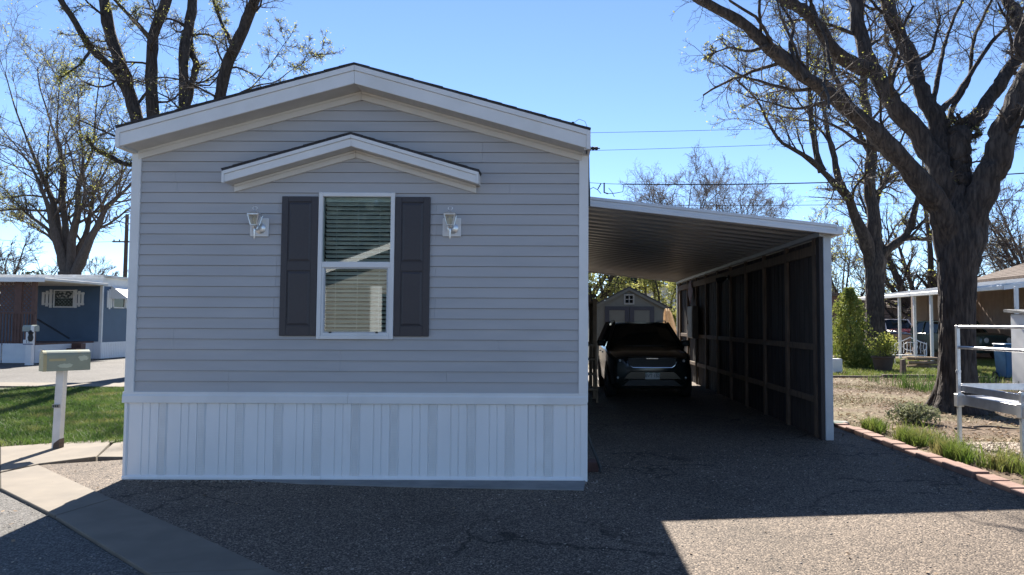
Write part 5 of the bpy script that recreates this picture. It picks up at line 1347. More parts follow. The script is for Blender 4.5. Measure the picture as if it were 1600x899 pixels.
# ------------------------------------------------------------------ trees
def catmull(P, n):
    P = np.asarray(P, float); P = np.vstack([2 * P[0] - P[1], P, 2 * P[-1] - P[-2]])
    out = []
    for i in range(1, len(P) - 2):
        t = np.linspace(0, 1, 12, endpoint=False)[:, None]
        a, b, c, d = P[i - 1], P[i], P[i + 1], P[i + 2]
        out.append(.5 * (2 * b + (c - a) * t + (2 * a - 5 * b + 4 * c - d) * t ** 2 + (3 * b - a - 3 * c + d) * t ** 3))
    D_ = np.vstack(out + [P[-2][None]])
    s = np.concatenate([[0], np.cumsum(np.linalg.norm(np.diff(D_, axis=0), axis=1))]); u = np.linspace(0, s[-1], n)
    return np.stack([np.interp(u, s, D_[:, k]) for k in range(3)], 1), s[-1]
def tubes(P, Rr, sides, rough=0.0):
    """P (B,N,3), Rr (B,N) -> vertices and quads of B tubes at once."""
    B, N, _ = P.shape
    T = np.gradient(P, axis=1); T /= np.linalg.norm(T, axis=2, keepdims=True) + 1e-9
    ref = np.array([.35, .9, .26])[None, None]; U = np.cross(T, np.broadcast_to(ref, T.shape)); U /= np.linalg.norm(U, axis=2, keepdims=True) + 1e-9
    Wv = np.cross(T, U)
    a = 2 * np.pi * np.arange(sides) / sides
    ring = U[:, :, None, :] * np.cos(a)[None, None, :, None] + Wv[:, :, None, :] * np.sin(a)[None, None, :, None]
    rad = Rr[:, :, None]
    if rough:
        ang = a[None, None, :]
        ph = RNG.uniform(0, 6.28, (B, 1, 1)); z_ = np.linspace(0, 1, N)[None, :, None] * N
        rad = rad * (1 + rough * (.5 * np.sin(5 * ang + ph + .18 * z_) + .4 * np.sin(9 * ang - .27 * z_ + 2 * ph) + .5 * np.sin(3 * ang + .11 * z_)) + rough * .5 * RNG.normal(0, 1, (B, N, sides)))
    V = P[:, :, None, :] + ring * (rad[..., None] if rad.ndim == 3 else rad)
    idx = np.arange(B * N * sides).reshape(B, N, sides)
    nx = np.roll(idx, -1, axis=2)
    Q = np.stack([idx[:, :-1], nx[:, :-1], nx[:, 1:], idx[:, 1:]], -1).reshape(-1, 4)
    return V.reshape(-1, 3), Q
def merge(parts):
    Vs, Qs, o = [], [], 0
    for V, Q in parts:
        Vs.append(V); Qs.append(Q + o); o += len(V)
    return np.vstack(Vs), np.vstack(Qs)
def children(P, Rr, m, t0, ang, lenf, N, wig, up_, rf=.62, minr=.004, lmax=99, tsq=False):
    """m shoots from every branch of P, as arrays of the next order."""
    B, n0, _ = P.shape
    L = np.linalg.norm(np.diff(P, axis=1), axis=2).sum(1)
    t = RNG.uniform(t0, 1.0, (B, m)); t[:, 0] = .985
    f = t * (n0 - 1); i = np.clip(f.astype(int), 0, n0 - 2); fr = (f - i)[..., None]
    b = np.arange(B)[:, None]
    base = P[b, i] * (1 - fr) + P[b, i + 1] * fr
    tan = P[b, i + 1] - P[b, i]; tan /= np.linalg.norm(tan, axis=2, keepdims=True) + 1e-9
    r0 = Rr[b, i] * (1 - fr[..., 0]) + Rr[b, i + 1] * fr[..., 0]
    q = RNG.normal(0, 1, tan.shape); q -= (q * tan).sum(2, keepdims=True) * tan; q /= np.linalg.norm(q, axis=2, keepdims=True) + 1e-9
    A = np.radians(ang) * RNG.uniform(.55, 1.35, (B, m, 1)); A[:, 0] *= .4
    d = tan * np.cos(A) + q * np.sin(A)
    ln = np.minimum(L[:, None] * lenf * RNG.uniform(.55, 1.25, (B, m)) * (1.15 - .55 * t), lmax)
    d = d.reshape(-1, 3); base = base.reshape(-1, 3); ln = ln.reshape(-1); r0 = r0.reshape(-1)
    step = ln / (N - 1); pts = [base]; cur = d
    for k in range(N - 1):
        cur = cur + RNG.normal(0, wig, cur.shape) + np.array([0, 0, up_]); cur /= np.linalg.norm(cur, axis=1, keepdims=True) + 1e-9
        pts.append(pts[-1] + cur * step[:, None])
    C = np.stack(pts, 1)
    r = np.maximum(r0 * rf, minr)[:, None] * np.linspace(1, .45, N)[None]
    return C, np.maximum(r, minr * .6)
def leafbits(name, P, n, size, m, parent, spread):
    B, N, _ = P.shape
    k = RNG.integers(0, B, n); j = RNG.integers(max(1, N // 2), N, n)
    c = P[k, j] + RNG.normal(0, spread, (n, 3))
    d1 = RNG.normal(0, 1, (n, 3)); d1 /= np.linalg.norm(d1, axis=1)[:, None]
    d2 = np.cross(d1, RNG.normal(0, 1, (n, 3))); d2 /= np.linalg.norm(d2, axis=1)[:, None]
    s = size * RNG.uniform(.5, 1.5, n)[:, None]
    V = np.stack([c - d1 * s, c - d2 * s * .5, c + d1 * s, c + d2 * s * .5], 1).reshape(-1, 3)
    o = np_mesh(name, V, np.arange(n)[:, None] * 4 + np.arange(4)[None], m, parent); o['kind'] = 'stuff'
    return o
def limb_arrays(limbs, N):
    """limbs: (pixel path, depth at start, depth at end, width px start, width px end)."""
    Ps, Rs = [], []
    for path, y0, y1, w0, w1 in limbs:
        n = len(path); Ys = np.linspace(y0, y1, n)
        P = [tuple(at(px, py, Y)) for (px, py), Y in zip(path, Ys)]
        C, L = catmull(P, N)
        jit = RNG.normal(0, 1, (N, 3)); jit = (jit + np.roll(jit, 1, 0) + np.roll(jit, -1, 0)) / 3
        jit[0] = 0; ra, rb = w0 / 2 * y0 / F, w1 / 2 * y1 / F; r = rb + (ra - rb) * (1 - np.linspace(0, 1, N)) ** 1.9
        C = C + jit * (r * .22)[:, None]
        Ps.append(C); Rs.append(r * (1 + .06 * RNG.normal(0, 1, N)))
    return np.array(Ps), np.array(Rs)
def furrowed(path_pts, radii, n_ring, sides, amp, roots=0.0, freq=3.2):
    C, L = catmull(path_pts, n_ring)
    rs = np.interp(np.linspace(0, 1, n_ring), np.linspace(0, 1, len(radii)), radii)
    V = np.zeros((n_ring, sides, 3))
    for i in range(n_ring):
        h = L * i / (n_ring - 1)
        for k in range(sides):
            a = 2 * math.pi * k / sides; ca, sa = math.cos(a), math.sin(a)
            v = mnoise.noise(Vector((ca * freq, sa * freq, h * 1.3))) + .7 * mnoise.noise(Vector((ca * freq * 2.4, sa * freq * 2.4, h * 3.4 + 7)))
            rid = 1 - abs(v) * 2.0
            rr = rs[i] * (1 + amp * rid + amp * .8 * mnoise.noise(Vector((ca * 1.3, sa * 1.3, h * .7 + 3))))
            if roots and h < .8: rr += roots * ((1 - h / .8) ** 2.2) * (.5 + .5 * math.cos(5 * a + .8 + .6 * math.sin(2 * a)))
            V[i, k] = C[i] + np.array([ca * rr, sa * rr, 0])
    idx = np.arange(n_ring * sides).reshape(n_ring, sides); nx = np.roll(idx, -1, 1)
    Q = np.stack([idx[:-1], nx[:-1], nx[1:], idx[1:]], -1).reshape(-1, 4)
    return V.reshape(-1, 3), Q

def grow_tree(name, base, label, limbs_PR, trunk_parts, orders, leaves, barkm, twigm, group=None, leafm=bud_m, limb_sides=14, rough=.05):
    t = thing(name, base, label, 'tree', group)
    P, Rr = limbs_PR
    parts = list(trunk_parts) + [tubes(P, Rr, limb_sides, rough)]
    tw = []; cp_, cr_ = P, Rr
    for k, o in enumerate(orders):
        cp_, cr_ = children(cp_, cr_, **o)
        (parts if k == 0 else tw).append(tubes(cp_, cr_, 6 if k == 0 else 4 if k == 1 else 3))
    V, Q = merge(parts)
    np_mesh('trunk', V, Q, barkm, t, smooth=True)
    V, Q = merge(tw)
    np_mesh('branches', V, Q, twigm, t, smooth=True)
    if leaves:
        n, s, sp = leaves; leafbits('leaves', cp_, n, s, leafm, t, sp)
    return t

# the big furrowed tree by the ramp
TY = 13.1
tb_ = gnd(1497, 640)
def A_(px, py, Y=TY): return tuple(at(px, py, Y))
w = lambda px: px / 2 / F * TY
trunkP = [A_(1497, 642), A_(1496, 600), A_(1495, 520), A_(1495, 430), A_(1496, 370), A_(1499, 325), A_(1500, 290)]
trunkP[0] = (trunkP[0][0], TY, -.05)
tr1 = furrowed(trunkP, [w(68), w(54), w(48), w(48), w(51), w(55), w(44), w(14)], 110, 96, .075, roots=.24, freq=4.4)
limbs = [
    ([(1488, 400), (1470, 335), (1440, 285), (1400, 240), (1350, 190), (1310, 160), (1280, 138), (1250, 120), (1215, 88), (1190, 65), (1150, 30), (1085, -5), (1020, -40)], 13.1, 11.4, 44, 15),
    ([(1492, 400), (1482, 320), (1468, 270), (1448, 222), (1410, 178), (1380, 140), (1358, 100), (1344, 50), (1337, 0), (1330, -60)], 13.1, 14.4, 48, 19),
    ([(1360, 112), (1340, 102), (1325, 95), (1300, 75), (1282, 45), (1262, 22), (1225, 0), (1170, -45)], 13.9, 12.9, 24, 16),
    ([(1490, 330), (1482, 255), (1468, 206), (1448, 159), (1436, 120), (1424, 94), (1405, 55), (1393, 25), (1384, -5), (1375, -60)], 13.3, 15.0, 36, 18),
    ([(1502, 370), (1502, 300), (1500, 250), (1499, 215), (1498, 204)], 13.2, 13.5, 40, 32),
    ([(1500, 225), (1510, 198), (1532, 176), (1553, 148), (1576, 111), (1597, 81), (1594, 40), (1585, 20), (1573, -5), (1560, -60)], 13.5, 14.6, 26, 16),
    ([(1500, 420), (1520, 345), (1540, 295), (1560, 235), (1582, 190), (1602, 140), (1625, 90), (1650, 30), (1680, -40)], 13.1, 12.2, 50, 34),
    ([(1462, 185), (1478, 165), (1495, 148), (1522, 108), (1546, 71), (1575, 40), (1610, 0)], 13.7, 15.2, 11, 5),
    ([(1476, 210), (1488, 170), (1500, 150), (1515, 120), (1520, 70), (1535, 30), (1560, -20)], 13.7, 15.6, 10, 4),
    ([(1455, 175), (1461, 148), (1470, 95), (1477, 67), (1490, 30), (1505, 0), (1520, -40)], 13.8, 15.8, 10, 4),
    ([(1388, 155), (1395, 120), (1403, 100), (1415, 60), (1400, 20), (1395, -30)], 14.0, 15.5, 10, 4),
    ([(1305, 156), (1270, 165), (1240, 170), (1200, 160), (1165, 150)], 12.3, 12.8, 8, 2),
    ([(1400, 240), (1350, 225), (1310, 200), (1262, 175), (1225, 130)], 12.7, 13.8, 9, 2),
    ([(1545, 275), (1550, 250), (1560, 232), (1572, 215)], 12.9, 12.9, 26, 14),
    ([(1502, 226), (1515, 216), (1527, 211), (1533, 209)], 13.4, 13.3, 11, 7),
    ([(1260, 124), (1235, 75), (1240, 40), (1220, 5), (1215, -40)], 11.9, 12.5, 9, 3),
    ([(1340, 180), (1300, 110), (1290, 60), (1270, 20), (1265, -30)], 12.3, 13.5, 9, 3),
    ([(1200, 72), (1170, 80), (1140, 75), (1110, 85)], 11.7, 12.0, 7, 2),
    ([(1420, 262), (1380, 200), (1375, 150), (1360, 110)], 12.9, 12.0, 7, 3),
]
PR = limb_arrays(limbs, 44)
od = [dict(m=8, t0=.42, ang=50, lenf=.34, N=9, wig=.17, up_=.03, rf=.30, minr=.009, lmax=2.4),
      dict(m=9, t0=.12, ang=52, lenf=.50, N=7, wig=.22, up_=.02, rf=.45, minr=.0048, lmax=1.25),
      dict(m=7, t0=.12, ang=52, lenf=.55, N=5, wig=.24, up_=.02, rf=.6, minr=.0036, lmax=.6),
      dict(m=3, t0=.15, ang=48, lenf=.6, N=3, wig=.25, up_=.02, rf=.7, minr=.0027, lmax=.3)]
grow_tree('furrowed_tree', (trunkP[0][0], TY, 0), 'largest tree, thick furrowed bark and spreading bare limbs, beside the metal ramp', PR, [tr1], od, (3000, .020, .03), bark, twig_m, limb_sides=18, rough=.07)

# the second tree beyond it
T2 = 30.0
b2 = at(1368, 560, T2)
w2f = lambda px: px / 2 / F * T2
tp = [(b2.x, T2, -.05), tuple(at(1367, 520, T2)), tuple(at(1367, 450, T2)), tuple(at(1369, 400, T2)), tuple(at(1369, 372, T2))]
tr2 = furrowed(tp, [w2f(42), w2f(30), w2f(26), w2f(27), w2f(30), w2f(14)], 56, 48, .065, roots=.2)
limbs2 = [
    ([(1366, 420), (1354, 380), (1338, 340), (1325, 308), (1312, 293), (1290, 272), (1269, 253), (1240, 232), (1219, 219), (1200, 190), (1188, 165), (1175, 148), (1151, 125)], 30, 27, 24, 3),
    ([(1367, 420), (1366, 385), (1364, 340), (1360, 300), (1361, 236), (1357, 182), (1349, 140), (1352, 90), (1345, 40), (1350, -20)], 30, 31, 26, 9),
    ([(1318, 300), (1310, 278), (1302, 240), (1296, 216), (1290, 182), (1284, 150), (1290, 100), (1280, 50)], 29.5, 30.5, 13, 3),
    ([(1285, 268), (1274, 236), (1268, 190), (1266, 162), (1262, 94), (1262, 34), (1258, -20)], 29, 30, 12, 3),
    ([(1370, 425), (1380, 398), (1396, 384), (1418, 365), (1428, 334), (1436, 300), (1450, 250), (1455, 200)], 30, 29, 18, 5),
    ([(1364, 330), (1375, 300), (1385, 275), (1400, 240), (1420, 190)], 30.5, 32, 11, 3),
    ([(1360, 240), (1345, 210), (1330, 180), (1310, 140), (1300, 90)], 31, 33, 11, 3),
]
PR2 = limb_arrays(limbs2, 30)
od2 = [dict(m=13, t0=.22, ang=46, lenf=.32, N=8, wig=.17, up_=.03, rf=.36, minr=.015, lmax=3.4),
       dict(m=9, t0=.15, ang=48, lenf=.48, N=6, wig=.2, up_=.025, rf=.55, minr=.0095, lmax=1.8),
       dict(m=7, t0=.12, ang=50, lenf=.52, N=5, wig=.24, up_=.02, rf=.6, minr=.0068, lmax=.95),
       dict(m=3, t0=.15, ang=48, lenf=.6, N=3, wig=.25, up_=.02, rf=.7, minr=.0052, lmax=.5)]
grow_tree('budding_tree', (b2.x, T2, 0), 'thick forked tree with first yellow leaves beside the yellow green cedar', PR2, [tr2], od2, (3600, .05, .07), bark, twig_m, limb_sides=12)

# the many-stemmed tree behind the home's roof
T3 = 22.5; Q3 = 22.5 / 33.0
limbs3 = [
    ([(255, 430), (240, 300), (222, 215), (205, 160), (190, 110), (176, 70), (168, 30), (160, -10), (150, -60)], 33, 34, 34, 20),
    ([(200, 150), (180, 115), (160, 92), (140, 75), (128, 55), (118, 35), (95, 0), (70, -50)], 33.5, 31, 17, 11),
    ([(258, 430), (240, 300), (237, 180), (238, 110), (238, 60), (250, 30), (262, 0), (275, -50)], 33, 33.5, 26, 19),
    ([(236, 62), (222, 45), (205, 28), (190, 12), (170, -10)], 33.2, 32, 10, 6),
    ([(275, 430), (284, 300), (285, 180), (287, 110), (293, 60), (298, 20), (302, -10), (306, -60)], 33, 35, 24, 17),
    ([(290, 170), (300, 130), (306, 100), (298, 75), (296, 50)], 33.5, 35, 13, 12),
    ([(270, 430), (320, 250), (343, 150), (358, 100), (372, 62), (385, 30), (398, 0), (420, -50)], 33, 32, 30, 20),
    ([(366, 75), (350, 45), (340, 20), (330, -10)], 32.4, 33, 9, 5),
    ([(290, 300), (225, 262), (195, 256), (170, 245), (148, 233), (135, 215)], 32, 31, 16, 8),
    ([(345, 160), (400, 135), (430, 128), (455, 110), (485, 92), (505, 75)], 33, 31, 5, 1),
    ([(330, 200), (390, 140), (420, 105), (440, 75), (455, 55)], 33, 33, 5, 1),
    ([(140, 80), (130, 95), (120, 105), (100, 118), (95, 122)], 32, 31, 6, 3),
]
limbs3 = [(p_, ya * Q3, yb * Q3, wa * .82, wb * .82) for p_, ya, yb, wa, wb in limbs3]
PR3 = limb_arrays(limbs3, 30)
od3 = [dict(m=12, t0=.3, ang=58, lenf=.22, N=8, wig=.2, up_=.015, rf=.22, minr=.0095, lmax=2.2),
       dict(m=9, t0=.12, ang=52, lenf=.5, N=6, wig=.22, up_=.02, rf=.55, minr=.0066, lmax=1.2),
       dict(m=7, t0=.12, ang=50, lenf=.5, N=5, wig=.25, up_=.015, rf=.6, minr=.0048, lmax=.65),
       dict(m=3, t0=.15, ang=48, lenf=.6, N=3, wig=.25, up_=.02, rf=.7, minr=.0038, lmax=.32)]
b3 = at(268, 500, T3)
tp3 = [(b3.x, T3, -.05), (b3.x, T3, 1.5), tuple(at(262, 420, T3))]
grow_tree('multi_stem_tree', (b3.x, T3, 0), 'tree of several thick dark stems with fresh yellow buds rising behind the grey roof', PR3,
          [furrowed(tp3, [.55, .42, .4], 20, 28, .05, .2)], od3, (8000, .026, .07), bark, twig_m, limb_sides=12)

# the broad tree over the blue home
T4 = 44.0
def c4(x, y): return (x / 2.568, 90 + y / 2.568)
limbs4 = [
    ([c4(*q) for q in ((270, 900), (240, 790), (205, 640), (180, 560), (120, 430), (60, 370), (0, 350), (-80, 300))], 44, 42, 24, 8),
    ([c4(*q) for q in ((270, 900), (250, 780), (220, 600), (170, 480), (110, 330), (60, 200), (20, 60))], 44, 46, 22, 5),
    ([c4(*q) for q in ((275, 900), (270, 780), (250, 580), (262, 470), (230, 300), (240, 90))], 44, 45, 20, 5),
    ([c4(*q) for q in ((280, 900), (288, 740), (310, 620), (315, 500), (370, 370), (385, 200), (400, 80))], 44, 43, 22, 5),
    ([c4(*q) for q in ((285, 900), (305, 790), (350, 690), (380, 540), (440, 420), (490, 260))], 44, 46, 18, 5),
    ([c4(*q) for q in ((285, 900), (320, 820), (390, 680), (430, 600), (515, 520), (580, 440), (640, 330))], 44, 43, 26, 7),
    ([c4(*q) for q in ((245, 790), (200, 705), (180, 680), (100, 620), (30, 540), (-20, 500))], 44, 43, 12, 4),
    ([c4(*q) for q in ((235, 760), (195, 715), (110, 665), (40, 640))], 44, 45, 8, 3),
    ([c4(*q) for q in ((250, 620), (245, 540), (250, 420), (200, 250), (160, 120), (150, 40))], 44.5, 47, 12, 4),
    ([c4(*q) for q in ((310, 560), (335, 420), (320, 280), (310, 120))], 43.5, 42, 10, 4),
]
limbs4 = [(p_, ya, yb, wa * .8, 1.6) for p_, ya, yb, wa, wb in limbs4]
PR4 = limb_arrays(limbs4, 26)
od4 = [dict(m=15, t0=.22, ang=44, lenf=.36, N=8, wig=.17, up_=.05, rf=.42, minr=.018, lmax=5.0),
       dict(m=10, t0=.15, ang=46, lenf=.5, N=6, wig=.2, up_=.05, rf=.55, minr=.012, lmax=2.6),
       dict(m=7, t0=.12, ang=48, lenf=.55, N=5, wig=.22, up_=.04, rf=.6, minr=.0075, lmax=1.3),
       dict(m=2, t0=.15, ang=46, lenf=.6, N=3, wig=.22, up_=.04, rf=.7, minr=.007, lmax=.7)]
b4 = at(107, 530, T4)
tp4 = [(b4.x, T4, -.05), (b4.x, T4, 2.0), tuple(at(107, 425, T4))]
grow_tree('broad_tree', (b4.x, T4, 0), 'broad bare tree with fan of grey limbs over the blue home', PR4, [furrowed(tp4, [.8, .62, .55], 14, 24, .05, .2)], od4, (7000, .055, .12), bark2, twig_m, limb_sides=10)

def fan_tree(name, base, H, spread, nl, seed, label, orders, barkm, twigm, leaves=None, group=None, trunk_h=.25, r0=.22, leafm=bud_m):
    global RNG
    keep = RNG; RNG = np.random.default_rng(seed)
    base = Vector(base); Ps, Rs = [], []
    for q in range(nl):
        a = 2 * math.pi * (q + RNG.uniform(-.3, .3)) / nl; s = spread * RNG.uniform(.35, 1.0); h = H * RNG.uniform(.86, 1.0) * (1 - .38 * (s / spread) ** 2)
        c, sn = math.cos(a), math.sin(a); th_ = H * trunk_h * RNG.uniform(.75, 1.1)
        pts = [(0, 0, th_ * .55), (.10 * s * c, .10 * s * sn, th_ * 1.1), (.48 * s * c, .48 * s * sn, th_ + (h - th_) * .42), (.8 * s * c, .8 * s * sn, th_ + (h - th_) * .76), (s * c, s * sn, h)]
        pts = [tuple(base + Vector(p_) + Vector(RNG.normal(0, .12 * (i > 0), 3))) for i, p_ in enumerate(pts)]
        C, _ = catmull(pts, 20); Ps.append(C); Rs.append(np.linspace(r0 * .62, r0 * .12, 20))
    tk, _ = catmull([tuple(base + Vector((0, 0, -.1))), tuple(base + Vector((0, 0, H * trunk_h * .5))), tuple(base + Vector((0, 0, H * trunk_h)))], 20)
    t = grow_tree(name, tuple(base), label, (np.array(Ps), np.array(Rs)), [tubes(tk[None], np.linspace(r0 * 1.25, r0 * .8, 20)[None], 12, .04)], orders, leaves, barkm, twigm, group, leafm, limb_sides=8)
    RNG = keep
    return t
ofar = [dict(m=12, t0=.12, ang=46, lenf=.36, N=7, wig=.18, up_=.03, rf=.45, minr=.022, lmax=3.4),
        dict(m=9, t0=.12, ang=44, lenf=.5, N=6, wig=.2, up_=.05, rf=.55, minr=.016, lmax=2.4),
        dict(m=9, t0=.12, ang=46, lenf=.5, N=4, wig=.22, up_=.03, rf=.6, minr=.0105, lmax=1.3)]
odome = [dict(m=9, t0=.25, ang=48, lenf=.5, N=7, wig=.16, up_=.03, rf=.4, minr=.024, lmax=3.0), dict(m=10, t0=.15, ang=46, lenf=.55, N=6, wig=.2, up_=.02, rf=.5, minr=.016, lmax=1.9)] + [dict(m=7, t0=.1, ang=48, lenf=.55, N=5, wig=.22, up_=.02, rf=.6, minr=.0105, lmax=1.5), dict(m=3, t0=.1, ang=46, lenf=.6, N=3, wig=.22, up_=.02, rf=.7, minr=.008, lmax=.8)]
t_far = fan_tree('bare_tree', (at(1055, 500, 60).x, 60, 0), at(1055, 268, 60).z, 5.0, 10, 3, 'bare round crowned tree above the carport roof, nearer the grey home', odome, bark2, pale_twig, None, 'bare trees far behind the carport')
t_far2 = copy_tree(t_far); t_far2.location = (at(1148, 500, 62).x, 62, 0); t_far2.rotation_euler.z = 2.1; t_far2['label'] = 'bare round crowned tree above the carport roof, nearer the forked budding tree'
# leafing trees glimpsed under the far end of the carport roof
olf = [dict(m=7, t0=.2, ang=45, lenf=.34, N=6, wig=.2, up_=.02, rf=.45, minr=.014, lmax=2.4),
       dict(m=7, t0=.2, ang=48, lenf=.5, N=5, wig=.22, up_=.02, rf=.55, minr=.010, lmax=1.3)]
fan_tree('leafing_tree', (at(926, 500, 36).x, 36, 0), 8.5, 3.2, 6, 5, 'yellow green leafing tree beyond the shed next to the grey home corner', olf, bark, twig_m, (9000, .07, .16), 'leafing trees behind the shed', .3, .32, olive_m)
fan_tree('leafing_tree', (at(1036, 500, 37).x, 37, 0), 6.0, 2.2, 6, 8, 'yellow green leafing tree beyond the shed next to the carport wall', olf, bark, twig_m, (9000, .07, .16), 'leafing trees behind the shed', .2, .14, olive_m)
evt = thing('evergreen_tree', (at(990, 500, 48).x, 48, 0), 'dark evergreen crown showing above the shed roof', 'tree')
leaf_cloud('crown', (0, 0, .6), (2.4, 2.4, 5.6), 9000, .16, ever_m, evt, 'cone', .6)
MB().tube([(0, 0, 0), (0, 0, 4.5)], [.2, .05], 8).build('trunk', bark2, evt, local=True)
wg = thing('white_gable_home', (at(1040, 500, 44).x, 44, 0), 'pale gabled roof corner seen beyond the shed', 'house')
gx0, gx1 = at(1000, 470, 44).x, at(1062, 450, 44).x
MB().prism([(gx0, 0), (gx1 + 2, 0), (gx1 + 2, 2.9), (gx1 - .2, at(1038, 440, 44).z), (gx0, at(1000, 462, 44).z)], 'y', 44, 47).build('wall', white, wg)
MB().hexa([(gx0 - .3, 43.7, at(1000, 464, 44).z), (gx1 - .1, 43.7, at(1038, 442, 44).z), (gx1 - .1, 47, at(1038, 442, 44).z), (gx0 - .3, 47, at(1000, 464, 44).z),
           (gx0 - .3, 43.7, at(1000, 462, 44).z), (gx1 - .1, 43.7, at(1038, 440, 44).z), (gx1 - .1, 47, at(1038, 440, 44).z), (gx0 - .3, 47, at(1000, 462, 44).z)]).build('roof', awning_m, wg)
# dark tree with steep limbs between the two trunks, and the pale far crowns
fan_tree('steep_limbed_tree', (at(1452, 500, 47).x, 47, 0), 13.5, 6.5, 9, 14, 'dark tree with steep crowded limbs between the two big trunks', ofar[:2] + [dict(m=5, t0=.15, ang=45, lenf=.5, N=4, wig=.22, up_=.04, rf=.6, minr=.011, lmax=1.2)], bark, twig_m, (1200, .07, .1), None, .12, .42)
fan_tree('slender_tree', (at(1318, 500, 50).x, 50, 0), 9.5, 4.2, 7, 15, 'slim budding tree right behind the bushy cedar', ofar, bark2, pale_twig, (2500, .07, .12), None, .2, .16)
fan_tree('pale_tree', (at(1600, 500, 52).x, 52, 0), 9.0, 5.2, 8, 16, 'pale blossoming twiggy tree rising over the brown shingle roof', ofar, bark2, pale_twig, (3500, .08, .15), None, .2, .2, mat('pale_blossom', (.5, .45, .36), (.4, .38, .25), scale=4, rough=.7, trans=.4))
fan_tree('leaning_tree', (at(1625, 500, 40).x, 40, 0), 12.5, 5.5, 7, 17, 'bare tree with long level limbs at the picture edge behind the tan home', ofar, bark2, twig_m, None, None, .3, .2)
fan_tree('low_tree', (at(-8, 500, 50).x, 50, 0), 9.0, 5.0, 7, 19, 'low bare tree behind the lattice porch', ofar, bark2, twig_m, None, None, .25, .22)
fan_tree('thin_tree', (at(165, 500, 55).x, 55, 0), 7.0, 3.4, 6, 21, 'thin bare tree behind the blue home beside the utility pole', ofar, bark2, twig_m, None, None, .2, .12)
ev2 = thing('round_evergreen', (at(50, 500, 47).x, 47, 0), 'dark rounded evergreen top peeping over the blue home roof', 'tree')
leaf_cloud('crown', (0, 0, 2.8), (1.9, 1.9, 2.0), 5000, .14, ever_m, ev2)
MB().tube([(0, 0, 0), (0, 0, 3.5)], [.16, .06], 8).build('trunk', bark2, ev2, local=True)
# utility pole and overhead lines
up2 = at(193, 500, 52)
po = thing('utility_pole', (up2.x, 52, 0), 'dark utility pole with crossarm just beside the grey home corner', 'pole')
pzt = at(193, 335, 52).z
MB().tube([(0, 0, -.1), (0, 0, pzt)], [.17, .12], 10).build('shaft', rotwood, po, local=True)
MB().box(-1.0, 1.0, -.06, .06, at(193, 378, 52).z - .05, at(193, 378, 52).z + .05).build('crossarm', rotwood, po, local=True)
for sx in (-.9, -.5, .5, .9): MB().lathe([(.03, 0), (.05, .04), (.04, .12)], (sx, 0, at(193, 378, 52).z + .05), 8).build('insulator', dark_gap, po, local=True)
def wire(name, a, b, Ya, Yb, r, sag, label, group='overhead lines across the sky'):
    A0, B0 = at(*a, Ya), at(*b, Yb); pts = []
    for q in range(25):
        t = q / 24; p_ = A0.lerp(B0, t); p_.z -= sag * 4 * t * (1 - t); pts.append(p_)
    o = MB().tube(pts, r, 5).build(name, wire_m, None, smooth=True)
    return tag(o, label, 'power line', group)
wire('overhead_line', (900, 208), (1640, 183), 40, 36, .012, .12, 'topmost thin overhead line, highest of the four above the carport')
wire('overhead_line', (900, 236), (1640, 205), 40, 36, .012, .12, 'second thin overhead line from the top, starting near the grey roof corner')
wire('overhead_cable', (976, 288), (1700, 264), 40, 36, .032, .28, 'thickest overhead cable, level above the carport roof')
wire('overhead_line', (900, 284), (976, 288), 40, 40, .014, .03, 'short thin line leading from the home roof to the thick cable')
wire('overhead_line', (1050, 321), (1700, 309), 42, 38, .016, .15, 'lowest thin overhead line, just above the carport roof edge')
wire('overhead_line', (-40, 372), (193, 377), 54, 52, .014, .2, 'thin line running to the pole crossarm behind the blue home')
cl = thing('line_hardware', at(935, 295, 39.9), 'dark dead end clamps and loops of cable hanging over the carport roof', 'cable clamp')
hw_ = MB()
def L3(px, py): return at(px, py, 39.9)
hw_.tube([L3(920, 297), L3(927, 293), L3(934, 297), L3(939, 303)], .02, 5).tube([L3(934, 296), L3(939, 287)], .035, 6).tube([L3(944, 286), L3(944, 301), L3(950, 303)], .045, 6).tube([L3(951, 294), L3(956, 300), L3(960, 308)], .018, 5)
hw_.tube([L3(950, 303), L3(962, 302), L3(973, 300), L3(975, 288)], .02, 5)
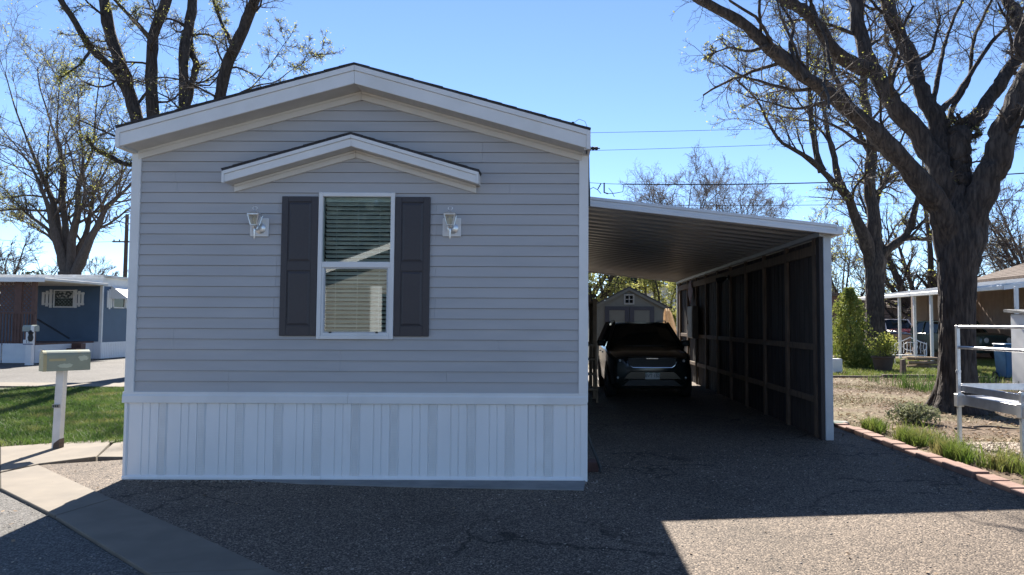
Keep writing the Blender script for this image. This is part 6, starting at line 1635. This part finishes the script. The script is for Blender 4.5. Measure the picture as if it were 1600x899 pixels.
hw_.build('clamp_body', wire_m, cl)

# ------------------------------------------------------------------ home across the road behind the viewer (mirrored in the window)
ZX0, ZX1, ZY = -9.2, -3.6, -13.5
zc = (ZX0 + ZX1) / 2
oh = thing('beige_home', (zc, ZY, 0), 'beige mobile home across the road, seen only mirrored in the window', 'mobile home')
MB().prism([(ZX0, 0), (ZX1, 0), (ZX1, 3.45), (zc, 4.5), (ZX0, 3.45)], 'y', ZY - 14, ZY).build('wall', beige, oh)
for q in range(22):
    MB().prism([(ZY, .8 + q * .115), (ZY + .018, .8 + q * .115), (ZY + .004, .8 + q * .115 + .112), (ZY, .8 + q * .115 + .112)], 'x', ZX0 + .08, ZX1 - .08).build('siding_plank', beige, oh)
for mb in chevron(zc, 3.0, 4.75, .38, 0, .05, ZY - 14, ZY + .5): mb.build('roof', roof_m, oh)
for mb in chevron(zc, 3.0, 4.75, .38, .051, .30, ZY + .47, ZY + .5): mb.build('fascia', white, oh)
MB().box(ZX0 - .02, ZX0 + .1, ZY, ZY + .03, 0, 3.3).build('corner_trim', white, oh)
MB().box(zc - .95, zc - .5, ZY, ZY + .05, .8, 3.0).build('door_trim', white, oh)
MB().box(zc - .5, zc + .6, ZY, ZY + .04, 1.2, 2.7).build('window', car_glass, oh)
t5 = copy_tree(t_far); t5.location = (-9, -30, 0); t5.rotation_euler.z = 1.0; t5['label'] = 'bare tree behind the beige home across the road'; t5['group'] = 'trees across the road'

for q, (x, y, h, r) in enumerate(((-13.5, -24, 11, 3.6), (-8, -27, 13, 4.2), (-2.0, -25, 10, 3.4))):
    e_ = thing('tall_evergreen', (x, y, 0), ['tall evergreen behind the beige home, on its eave side', 'tallest evergreen directly behind the beige home', 'evergreen behind the far eave of the beige home'][q], 'tree', 'evergreens across the road')
    leaf_cloud('crown', (0, 0, .8), (r, r, h), 16000, .26, spruce_m, e_, 'cone', .4)
    MB().tube([(0, 0, -.1), (0, 0, h * .8)], [.22, .05], 8).build('trunk', bark2, e_, local=True)
